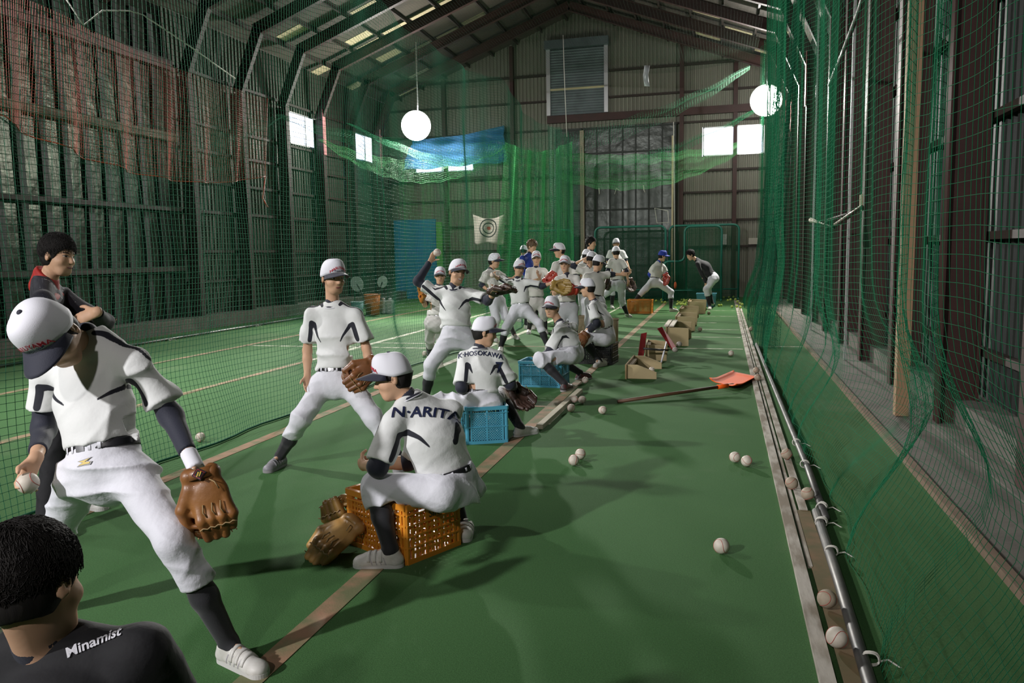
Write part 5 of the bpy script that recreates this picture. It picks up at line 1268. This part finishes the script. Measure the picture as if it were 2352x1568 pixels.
p20 = person('boy in white cap stretching a dark sleeved arm out to the right', 12.6,
    dict(hd=(1374, 604, 0), nk=(1371, 626, 0), pv=(1366, 690, 0), sL=(1346, 634, -.05), sR=(1388, 632, .02), eR=(1404, 630, .05), wR=(1424, 630, .05), eL=(1344, 662, .1), wL=(1350, 680, .25), kR=(1382, 740, 0), kL=(1352, 742, .0)),
    (.75, -.25, -.45), s=.93, hs=.97, hup=(.1, 1, 0), feet=((1404, 788, 1414, 782), (1352, 792, 1360, 784)), top='plain', under=(1.5, 1.5), hands=('flat', 'relax'), sleeve=(.65, .7), plumb=PL)
p21 = person('boy in plain white seen squarely from behind, far back, dark glove hanging at his left', 17.2,
    dict(hd=(1415, 580, 0), nk=(1415, 594, 0), pv=(1418, 652, 0), sL=(1401, 600, 0), sR=(1431, 600, 0), eL=(1396, 622, 0), wL=(1395, 640, -.05), eR=(1439, 622, 0), wR=(1442, 640, 0), kR=(1428, 690, 0), kL=(1395, 672, .1), aR=(1440, 720, 0), aL=(1372, 690, .1)),
    (0, -.15, -1), s=1.0, hs=1.05, hup=(0, 1, .1), feet=((1438, 727, 1450, 729), (1374, 697, 1366, 696)), top='plain', under=(1.7, 1.3), details=False, plumb=PL)
glove(U(1396, 637, 17.1), cdir(.1, -1, 0), cdir(-.8, 0, -.5), m_gdark, 'dark glove hanging at the left hand of the boy seen from behind', 1.05)
p22 = person('boy in white cap facing the camera behind the boy seen from the back', 20.0,
    dict(hd=(1415, 560, 0), nk=(1415, 573, 0), pv=(1416, 622, 0), sR=(1400, 579, 0), sL=(1431, 579, 0), eR=(1396, 600, 0), wR=(1398, 618, 0), eL=(1438, 600, 0), wL=(1445, 618, -.1)),
    (0, -.15, 1), s=1.05, hs=1.05, under=(1, 1), plumb=PL)
glove(U(1446, 640, 19.8), cdir(.1, -1, 0), cdir(.5, 0, .8), m_gdark, 'dark glove held low beside the boy seen from behind, right of his legs', 1.3)
p23 = person('boy in royal blue cap lunging to the right beside the far orange crate', 18.6,
    dict(hd=(1521, 588, 0), nk=(1513, 602, 0), pv=(1504, 646, 0), sL=(1500, 612, -.02), sR=(1524, 612, .08), eL=(1492, 630, .1), wL=(1495, 640, .2), eR=(1531, 630, .08), wR=(1522, 640, .1), hL=(1496, 650, 0), hR=(1512, 650, 0), kL=(1476, 670, .0), kR=(1541, 670, .05), aL=(1458, 690, .0), aR=(1541, 708, .0)),
    (.85, -.15, -.1), s=.95, hs=1.0, feet=((1538, 716, 1554, 716), (1462, 697, 1450, 697)), cap='blue', under=(1, 1.6), top='plain', captext=False, plumb=PL)
glove(U(1528, 630, 18.3), cdir(.1, -.9, .3), cdir(-.6, 0, .5), m_gred, 'red glove of the boy in the royal blue cap', 1.05)
p24 = person('bareheaded youth in black jacket bending forward with hands on knees near the screens', 19.3,
    dict(hd=(1586, 586, 0), nk=(1600, 596, 0), pv=(1638, 636, 0), ch=(1622, 612, 0), sL=(1602, 606, -.12), sR=(1610, 602, .12), eL=(1612, 630, -.12), wL=(1621, 651, -.1), eR=(1618, 628, .1), wR=(1624, 650, .1), hL=(1636, 642, -.07), hR=(1640, 641, .07), kL=(1622, 664, -.08), kR=(1626, 662, .1), aL=(1630, 702, -.06), aR=(1636, 696, .1)),
    (-.85, -.42, .1), s=1.0, hs=1.05, hup=(-.4, .85, 0), feet=((1640, 702, 1634, 704), (1632, 710, 1626, 713)), cap=None, hair='full', top='blackjacket', under=(0, 0), pants='white', hands=('fist', 'fist'), plumb=PL)
# ================================================================ THINGS ON THE FLOOR
def crate(C0, dA, lA, dB, lB, H, mat, label, pattern='square', text=None, bays=(3, 3)):
    """C0 near corner on the floor; sides run along dA and dB"""
    C0 = V((C0[0], C0[1], 0)); dA = V((dA[0], dA[1], 0)).normalized(); dB = V((dB[0], dB[1], 0)).normalized(); Z = V((0, 0, 1))
    root = empty('plastic_crate', tuple(C0+dA*lA/2+dB*lB/2)); tag(root, label, 'crate')
    def panel(o, d, n, L, nm, txt=None):
        # o corner, d along, n outward normal; H tall
        fr = MB(); la = MB(); q = lambda a, z, k=0: o+d*a+Z*z+n*k
        def bar(a0, z0, a1, z1, w, t=.006, k=0): la.beam(q(a0, z0, k), q(a1, z1, k), t, w, tuple(d.cross(V((0, 0, 1))) if False else (0, 0, 1)) if abs(z1-z0) < 1e-6 else tuple(d))
        for z, h_, t in ((H-.014, .028, .022), (.012, .024, .014), (H-.05, .006, .02)): fr.beam(q(0, z), q(L, z), t, h_)
        nb, nr = bays if L > .35 else (max(2, bays[0]-1), bays[1]); zs = np.linspace(.024, H-.05, nr+1); as_ = np.linspace(.035, L-.035, nb+1)
        for z in zs[1:-1]: fr.beam(q(0, z), q(L, z), .016, .008)
        for a in as_: fr.beam(q(a, .01), q(a, H-.01), .008, .014, tuple(d))
        fr.build('side_frame', mat, root)
        for i in range(nb):
            for j in range(nr):
                a0, a1, z0, z1 = as_[i]+.004, as_[i+1]-.004, zs[j]+.003, zs[j+1]-.003
                if txt and j == nr-1 and i == 1:
                    fr2 = MB(); fr2.beam(q(a0-.004, (z0+z1)/2), q(a1+.004, (z0+z1)/2), .006, z1-z0); pl_ = fr2.build('name_plate', mat, root)
                    vt, ft = text_mesh(txt, (z1-z0)*1.05); c0 = q((a0+a1)/2, (z0+z1)/2, .0055); sgn = 1 if d.cross(Z).dot(n) > 0 else -1
                    mb = MB(); mb.add([c0+d*(x*sgn)+Z*y for x, y in vt[:, :2]], ft); mb.build('lettering', M('crate_ink', (.05, .04, .02), .6), pl_); continue
                if pattern == 'square':
                    m_ = max(3, int((a1-a0)/.021)); k_ = max(2, int((z1-z0)/.024))
                    for a in np.linspace(a0, a1, m_+1)[1:-1]: la.beam(q(a, z0), q(a, z1), .004, .0118, tuple(d))
                    for z in np.linspace(z0, z1, k_+1)[1:-1]: la.beam(q(a0, z), q(a1, z), .0035, .0125)
                else:
                    st = .019; w, hh = a1-a0, z1-z0
                    for c in np.arange(st, w+hh, st):
                        x0, x1 = max(0, c-hh), min(w, c)
                        if x1-x0 > .004:
                            la.beam(q(a0+x0, z0+c-x0), q(a0+x1, z0+c-x1), .003, .0065, tuple(n.cross((q(a0+x1, z0+c-x1)-q(a0+x0, z0+c-x0)).normalized())))
                            la.beam(q(a1-x0, z0+c-x0), q(a1-x1, z0+c-x1), .0036, .0065, tuple(n.cross((q(a1-x1, z0+c-x1)-q(a1-x0, z0+c-x0)).normalized())))
        la.build('lattice_panel', mat, root)
    A, B = dA, dB
    panel(C0, A, -B, lA, 'a', text); panel(C0, B, -A, lB, 'b'); panel(C0+B*lB, A, B, lA, 'c'); panel(C0+A*lA, B, A, lB, 'd')
    bs = MB(); bs.prism([C0+Z*.004, C0+A*lA+Z*.004, C0+A*lA+B*lB+Z*.004, C0+B*lB+Z*.004], (0, 0, .008)); bs.build('base', mat, root)
    cr = MB()
    for o_ in (C0, C0+A*lA, C0+B*lB, C0+A*lA+B*lB):
        c = (C0+A*lA/2+B*lB/2-o_); c.z = 0; c = c.normalized(); cr.tube([o_+c*.012+Z*.002, o_+c*.012+Z*(H-.004)], .016, 8).build('corner_post', mat, root); cr = MB()
    for i in range(4): pass

    return root
m_corange = M('orange_crate_plastic', (.72, .27, .02), .45, noise=(6, .3), col2=(.55, .2, .02)); m_cblue = M('blue_crate_plastic', (.08, .36, .5), .45, noise=(6, .3), col2=(.06, .27, .4))
m_cblack = M('black_crate_plastic', (.02, .02, .02), .45)
a = G(936, 1298); b = G(1049, 1253); c = G(811, 1251)
crate(a, b-a, .34, c-a, .44, .285, m_corange, 'orange plastic crate under the boy sitting nearest the camera', 'square', 'SIK', (4, 4))
a1 = G(1073, 1021); crate(a1, np.array([.26, .12, 0]), .31, np.array([-.12, .26, 0]), .44, .285, m_cblue, 'light blue plastic crate, the nearer one, under a sitting boy', 'diamond', None, (3, 2))
a2 = G(1290, 891); crate(a2, np.array([-.458, .02, 0]), .47, np.array([.02, .458, 0]), .34, .28, m_cblue, 'light blue plastic crate, the farther one, under a sitting boy', 'diamond', None, (4, 2))
a3 = G(1402, 842)*[1, 1, 0]+np.array([0, .16, 0]); crate(a3, np.array([-.5, .05, 0]), .45, np.array([.05, .5, 0]), .32, .265, m_cblack, 'black plastic crate under the boy with his back to the camera', 'square', None, (4, 3))
a4 = G(1441, 720); crate(a4, np.array([1, -.05, 0]), .55, np.array([.05, 1, 0]), .36, .32, m_corange, 'orange plastic crate far back beside the boy in the blue cap', 'square', None, (4, 3))
# far blue tub
r_ = empty('plastic_tub', tuple(G(1621, 708)+[0, .75, 0])); tag(r_, 'blue plastic tub far back, behind the bending youth', 'tub'); c_ = G(1621, 708)
def tub(c, w, d, H, mat, root, tap=.9):
    o = [(-w/2*tap, -d/2*tap, 0), (w/2*tap, -d/2*tap, 0), (w/2*tap, d/2*tap, 0), (-w/2*tap, d/2*tap, 0)]; t = [(-w/2, -d/2, H), (w/2, -d/2, H), (w/2, d/2, H), (-w/2, d/2, H)]
    mb = MB(); mb.add([(c[0]+x, c[1]+y, z) for x, y, z in o+t]+[(c[0]+x*.94, c[1]+y*.94, z) for x, y, z in t]+[(c[0]+x*.94, c[1]+y*.94, z+.02) for x, y, z in o],
        [(3, 2, 1, 0), (0, 1, 5, 4), (1, 2, 6, 5), (2, 3, 7, 6), (3, 0, 4, 7), (4, 5, 9, 8), (5, 6, 10, 9), (6, 7, 11, 10), (7, 4, 8, 11), (8, 9, 13, 12), (9, 10, 14, 13), (10, 11, 15, 14), (11, 8, 12, 15), (12, 13, 14, 15)])
    o_ = mb.build('tub_body', mat, root); bevel(o_, .01)
    rm = MB(); rm.tube([(c[0]+x, c[1]+y, H) for x, y, z in t], .014, 6, True); rm.build('rim', mat, root)
tub(c_+[0, .75, 0], .5, .36, .33, M('teal_tub', (.05, .25, .32), .5), r_)

# ---- loose baseballs
BL = [(1657, 1254, 'w', 'lone white baseball on the open carpet in the right foreground'), (1318, 1057, 'w', 'left ball of the pair on the carpet beyond the orange crate'), (1333, 1043, 'w', 'right ball of the pair on the carpet beyond the orange crate'),
      (1688, 1050, 'w', 'left ball of the pair near the white floor line'), (1715, 1059, 'w', 'right ball of the pair near the white floor line'), (1807, 1048, 'd', 'baseball between the white line and the floor pipe, above the rope tie'),
      (1818, 1115, 'd', 'baseball lying on the white line board near the pipe joint'), (1855, 1140, 'd', 'baseball touching the frayed rope at the pipe joint'), (1899, 1384, 'd', 'brownish worn baseball between the line board and the near pipe'),
      (1922, 1473, 'w', 'white baseball nearest the bottom edge, against the near pipe'), (1384, 942, 'w', 'single baseball to the right of the white plank'), (1337, 918, 'w', 'baseball right of the plank, farthest right of three'),
      (1319, 917, 'w', 'baseball touching the far end of the white plank'), (1312, 937, 'w', 'baseball right beside the middle of the white plank'), (1344, 873, 'w', 'baseball at the dark red shoe of the sitting boy'),
      (1679, 811, 'w', 'baseball on the carpet beyond the orange shovel near the white line'), (1475, 838, 'w', 'baseball inside the nearest wooden stand, beside the board'), (1497, 850, 'w', 'baseball inside the nearest wooden stand, by the bracket'),
      (1737, 853, 'd', 'dirty baseball on the line board at the tip of the orange shovel'), (1725, 755, 'd', 'dark baseball beyond the white line under the net'), (1608, 756, 'd', 'dark baseball right of the third wooden stand'), (1628, 719, 'd', 'dark baseball right of the farthest wooden stand'),
      (460, 1004, 'w', 'baseball on the carpet at the hem of the lane net'), (1408, 741, 'd', 'baseball behind the boy on the black crate'), (975, 812, 'w', 'baseball on the carpet left of the throwing boy'), (1740, 870, 'd', 'dirty baseball just below the tip of the orange shovel')]
for x, y, k, lb in BL:
    p = G(x, y, .0368)
    baseball((p[0], p[1], .0385 if not (.28 < p[0] < .48) else (.058 if p[0] < .375 else .053)), lb, k)
rb = random.Random(11)
for cr_, dA_, lA_, dB_, lB_, nm in ((a1, (.26, .12), .31, (-.12, .26), .44, 'nearer'), (a2, (-.458, .02), .47, (.02, .458), .34, 'farther')):
    dA_ = unit(np.array((*dA_, 0))); dB_ = unit(np.array((*dB_, 0)))
    for i in range(int(lA_/.078)):
        for j in range(int(lB_/.078)):
            for k in range(2):
                p = cr_*[1, 1, 0]+dA_*(.045+.077*i+.004*k)+dB_*(.045+.077*j)+np.array([0, 0, .052+.075*k]); o = baseball(p, 'baseball among those stored inside the %s blue crate' % nm, 'w', None, 'baseballs in the %s blue crate' % nm)
# ---- tennis balls at the back
m_tennis = M('tennis_felt', (.42, .55, .05), .9, noise=(12, .3), col2=(.34, .45, .05), sheen=.3)
tb = MB().sphere((0, 0, 0), .034, 16, 10).me('tennis', True); tb.materials.append(m_tennis); ts = MB()
ts.tube([tuple(unit((math.cos(t)*.75+math.cos(3*t)*.25, math.sin(t)*.75-math.sin(3*t)*.25, .866*math.sin(2*t)))*.0342) for t in np.linspace(0, 2*PI, 41)[:-1]], .0015, 4, True); tsm = ts.me('tennis_seam', True); tsm.materials.append(m_rope)
TB = [(740,1205),(830,1225),(893,1233),(960,1220),(965,1250),(1003,1252),(975,1208),(1205,1220),(1235,1220),(1270,1228),(1160,1245),(1190,1252),(1228,1248),(1262,1257),(1150,1278),(1195,1275),(1225,1275),(1335,1235),(1300,1240),(1128,1325),(1665,1290),(1693,1287),(1725,1190),(1775,1228),(1807,1218),(1790,1190),(1825,1305),(1885,1312),(1868,1225),(1893,1252),(1922,1278),(1950,1287),(1927,1322),(1845,1193),(1245,1233),(1212,1258),(1172,1264),(1252,1280),(1285,1215),(1310,1222),(1565,1235),(1580,1262)]
for x, y in TB:
    p = G(1340+x*.187, 460+y*.187, .034); p[2] = .035
    if .26 < p[0] < .5: p[2] = .056
    side = 'beside the far end of the white line' if x > 1640 else ('behind the far orange crate' if x < 1050 else 'between the lunging boy and the bending youth')
    o = bpy.data.objects.new('tennis_ball', tb); COL.objects.link(o); o.location = p; o.rotation_euler = (rb.random()*6, rb.random()*6, 0); q = bpy.data.objects.new('seam', tsm); COL.objects.link(q); q.parent = o
    tag(o, 'yellow green tennis ball on the carpet '+side, 'ball', 'tennis balls '+side)
# ---- gloves on the floor by the orange crate
gp = G(752, 1290)
zd = cdir(-.62, -.42, .55); glove(U(762, 1240, 3.74)-zd*.13, zd, cdir(.25, -.75, -.7), m_gyel, 'yellow tan baseball glove lying on the floor beside the orange crate', 1.0)
gp = G(778, 1235)
zd = cdir(-.35, .5, .3); glove(U(785, 1192, 3.98)-zd*.13, zd, cdir(.1, .5, -.85), leather('olive_glove_leather', (.26, .15, .04), (.16, .085, .02)), 'brown baseball glove lying behind the yellow one against the orange crate', .95)
# ---- white plank
a, b = G(1234, 986), G(1328, 901); d_ = unit(b-a)
o = MB().beam(a+np.array([.02, 0, .022]), b+np.array([.02, 0, .022]), .055, .04).build('wooden_plank', M('pale_plank', (.55, .5, .38), .8, noise=(8, .3), col2=(.45, .4, .3), stretch=(1, .2, 1))); bevel(o, .003); tag(o, 'pale wooden plank lying on the carpet beside three balls', 'plank')
# ---- orange snow shovel
r_ = empty('snow_shovel', tuple(G(1640, 890))); tag(r_, 'bright orange plastic snow shovel with brown wooden handle lying on the carpet', 'shovel')
Lc, Tc, Rc, Bc = G(1629, 884), G(1684, 860), G(1742, 872), G(1692, 899); P = []
m_sho = M('orange_shovel_plastic', (.9, .12, .008), .65, spec=.2)
for i in range(17):
    row = []
    for j in range(17):
        u, v = i/16, j/16; p = (Lc*(1-u)+Tc*u)*(1-v)+(Bc*(1-u)+Rc*u)*v
        e = max(abs(2*u-1)**6*.02*(1 if u > .5 else .02), abs(2*v-1)**5*.035); tipz = .012+.05*v*u*0
        rib = .004*(1 if 4 <= j <= 12 and (j % 2) else 0)*(1 if 3 < i < 14 else 0); back = .03*max(0, 1-u*3.2)**1.5
        row.append(p+np.array([0, 0, tipz+e+rib+back]))
    P.append(row)
bl = MB().grid(P).build('blade', m_sho, r_, True); bl.modifiers.new('s', 'SOLIDIFY').thickness = .006
h0, h1 = G(1419, 922, .018), G(1652, 888, .075); h1 = np.array(h1)
MB().tube([h0, h1], .0165, 10).build('handle', M('brown_handle_wood', (.13, .06, .03), .6, noise=(20, .3)), r_, True)
MB().tube([h1-unit(h1-h0)*.02, h1+unit(h1-h0)*.1], .023, 10).build('socket', m_sho, r_, True); MB().tube([h1+[0, 0, .02], h1+unit(h1-h0)*.17+[0, 0, .012]], .004, 6).build('bracket', m_alu, r_, True)
# ---- wooden stands
m_ply = M('plywood', (.36, .25, .12), .75, noise=(5, .3), col2=(.28, .19, .09), stretch=(1, 1, 4)); m_plyl = M('pale_plywood', (.5, .4, .22), .75, noise=(6, .3), col2=(.42, .32, .17))
def stand(x, y, ln, w, H, tip, label, top=True, rot=0.0):
    root = empty('wooden_stand', (x, y, 0)); tag(root, label, 'wooden stand', 'wooden stands in a row down the lane'); R = Matrix.Translation((x, y, 0)) @ Matrix.Rotation(rot, 4, 'Z')
    def put(mb, nm, mt): mb.v = [tuple(R @ V(p)) for p in mb.v]; o = mb.build(nm, mt, root); bevel(o, .002, 1); return o
    put(MB().prism([(0, -.03, 0), (0, ln+.03, 0), (0, ln+.03, H), (0, -.03, H)], (-.018, 0, 0)), 'back_board', m_ply)
    for yy in (0.0, ln-.02): put(MB().prism([(0, yy, 0.002), (w, yy, 0.002), (w, yy, tip), (w*.35, yy, H*.97), (0, yy, H*.97)], (0, .018, 0)), 'bracket', m_plyl)
    put(MB().box((.002, .02, H-.06), (.04, ln-.02, H-.03)), 'batten', m_ply)
    if top: put(MB().box((.03, .02, H+.0), (.1, ln-.02, H+.018)), 'slat', M('worn_pale_slat', (.55, .5, .42), .8)); put(MB().box((-.05, .02, H+.002), (.015, ln-.02, H+.02)), 'slat', M('worn_pale_slat', (.55, .5, .42), .8))
stand(-1.03, 8.8, .8, .33, .165, .08, 'plywood stand with sloping brackets, nearest of the row', False)
stand(-.95, 10.3, .6, .26, .22, .19, 'plywood stand mostly hidden by the red folding frame', False, .05)
stand(-.80, 12.0, 1.1, .32, .29, .27, 'plywood stand just beyond the red folding frame', True)
stand(-.79, 14.3, 1.0, .33, .27, .25, 'plywood stand in the middle of the row', False)
stand(-.82, 16.3, .9, .34, .27, .25, 'plywood stand, second from the far end of the row', False)
stand(-.74, 18.3, .9, .38, .29, .27, 'plywood stand farthest back, in front of the blue tub', False)
# ---- red folding frame
r_ = empty('folding_frame', tuple(G(1500, 820))); tag(r_, 'dark red metal folding frame with a white rod, tangled among the wooden stands', 'folding frame')
m_rr = M('dark_red_paint', (.2, .012, .012), .4, noise=(6, .3), col2=(.12, .01, .01)); D_ = 9.9
def pl3(pts, d): return [U(x, y, D_+dd+d) for x, y, dd in pts]
q = pl3([(1463, 836, 0), (1476, 836, 0), (1486, 763, .15), (1473, 766, .15)], 0); MB().prism(q, tuple(cdir(0, 0, -1)*.03)).build('red_bar', m_rr, r_)
q = pl3([(1510, 754, .6), (1521, 750, .6), (1554, 798, .1), (1546, 806, .1)], 0); MB().prism(q, tuple(cdir(0, 0, -1)*.035)).build('red_bar', m_rr, r_)
MB().tube([U(1478, 800, D_+.05), U(1512, 803, D_+.1), U(1535, 804, D_+.15)], .013, 8).build('cross_rod', m_cblack, r_, True)
MB().tube([U(1532, 782, D_+.35), U(1519, 832, D_-.12)], .011, 8).build('white_rod', m_capw, r_, True)
for x, y, d in ((1551, 803, .1), (1560, 790, .3)): MB().sphere(tuple(U(x, y, D_+d)), .038, 12, 8, (1, 1, .9)).build('end_knob', M('worn_knob', (.3, .27, .24), .8), r_, True)
# ---- canvas ball bags
m_canv = M('tan_canvas', (.36, .29, .18), .9, noise=(5, .3), col2=(.26, .2, .12), bump=(14, .5, .02))
for x, d, lb in ((1334, 12.9, 'tan canvas ball basket behind the sitting boys, left one'), (1396, 12.3, 'tan canvas ball basket behind the sitting boys, right one')):
    c_ = U(x, 745, d); c_[2] = 0; r_ = empty('ball_basket', tuple(c_)); tag(r_, lb, 'basket')
    pr = [(.01, .004), (.15, .004), (.16, .04), (.165, .2), (.17, .38), (.158, .385), (.15, .2), (.14, .05), (.01, .03)]; o = MB().lathe(pr, 24, tuple(c_)).build('canvas_body', m_canv, r_, True)
    MB().tube([(c_[0]+.168*math.cos(t), c_[1]+.168*math.sin(t), .385) for t in np.linspace(0, 2*PI, 25)[:-1]], .01, 6, True).build('rim', m_canv, r_, True)
# ---- containers at the back left
def bucket(px, py, D, r, H, mat, label, nm='bucket'):
    c = U(px, py, D); c[2] = 0; rt_ = empty(nm, tuple(c)); tag(rt_, label, 'bucket')
    MB().lathe([(.01, .003), (r*.82, .003), (r, H), (r*.95, H), (r*.78, .02), (.01, .02)], 24, tuple(c)).build('bucket_body', mat, rt_, True)
    MB().tube([(c[0]+r*math.cos(t), c[1]+r*math.sin(t), H) for t in np.linspace(0, 2*PI, 25)[:-1]], .012, 6, True).build('rim', mat, rt_, True); return c
c = bucket(855, 690, 19.3, .2, .5, M('orange_bucket_plastic', (.5, .15, .03), .5), 'tall orange bucket with rackets in it at the back left')
m_jug = M('pale_jug_plastic', (.42, .5, .46), .4, trans=.3)
bucket(820, 688, 18.6, .15, .36, M('teal_bucket_plastic', (.12, .25, .25), .5), 'small grey green bucket left of the tall orange one')
for k, (px, lb) in enumerate(((881, 'pale plastic jug standing next to the orange bucket'), (896, 'pale bluish plastic jug, rightmost of the containers at the back left'))):
    c_ = U(px, 688, 19.6); c_[2] = 0; rt_ = empty('plastic_jug', tuple(c_)); tag(rt_, lb, 'jug')
    o = MB().box((c_[0]-.085, c_[1]-.09, .004), (c_[0]+.085, c_[1]+.09, .33)).build('jug_body', m_jug, rt_); bevel(o, .03, 3)
    MB().lathe([(.03, .325), (.03, .36), (.034, .36), (.034, .39), (.001, .39)], 12, tuple(c_)).build('lid', m_capw, rt_, True); MB().tube([c_+[-.05, 0, .33], c_+[-.05, 0, .38], c_+[.03, .03, .38], c_+[.04, .03, .33]], .01, 6).build('handle', m_jug, rt_, True)
for dx, w, ang, lb in ((-.12, .17, -.5, 'worn white racket-like paddle leaning left in the orange bucket'), (.09, .13, .35, 'worn white paddle leaning right in the orange bucket')):
    p = V(c)+V((dx*.3, 0, .1)); d_ = V((math.sin(ang), .0, math.cos(ang))); n_ = V((0, 1, 0)); sd = d_.cross(n_); e = p+d_*.75
    pts = [e+(d_*math.cos(t)*w*1.15+sd*math.sin(t)*w) for t in np.linspace(0, 2*PI, 20)[:-1]]; rt_ = empty('paddle', tuple(c)); tag(rt_, lb, 'paddle')
    MB().prism(pts, (0, .012, 0)).build('blade', m_jug, rt_); MB().tube([p, e], .014, 6).build('shaft', m_cblack, rt_, True)
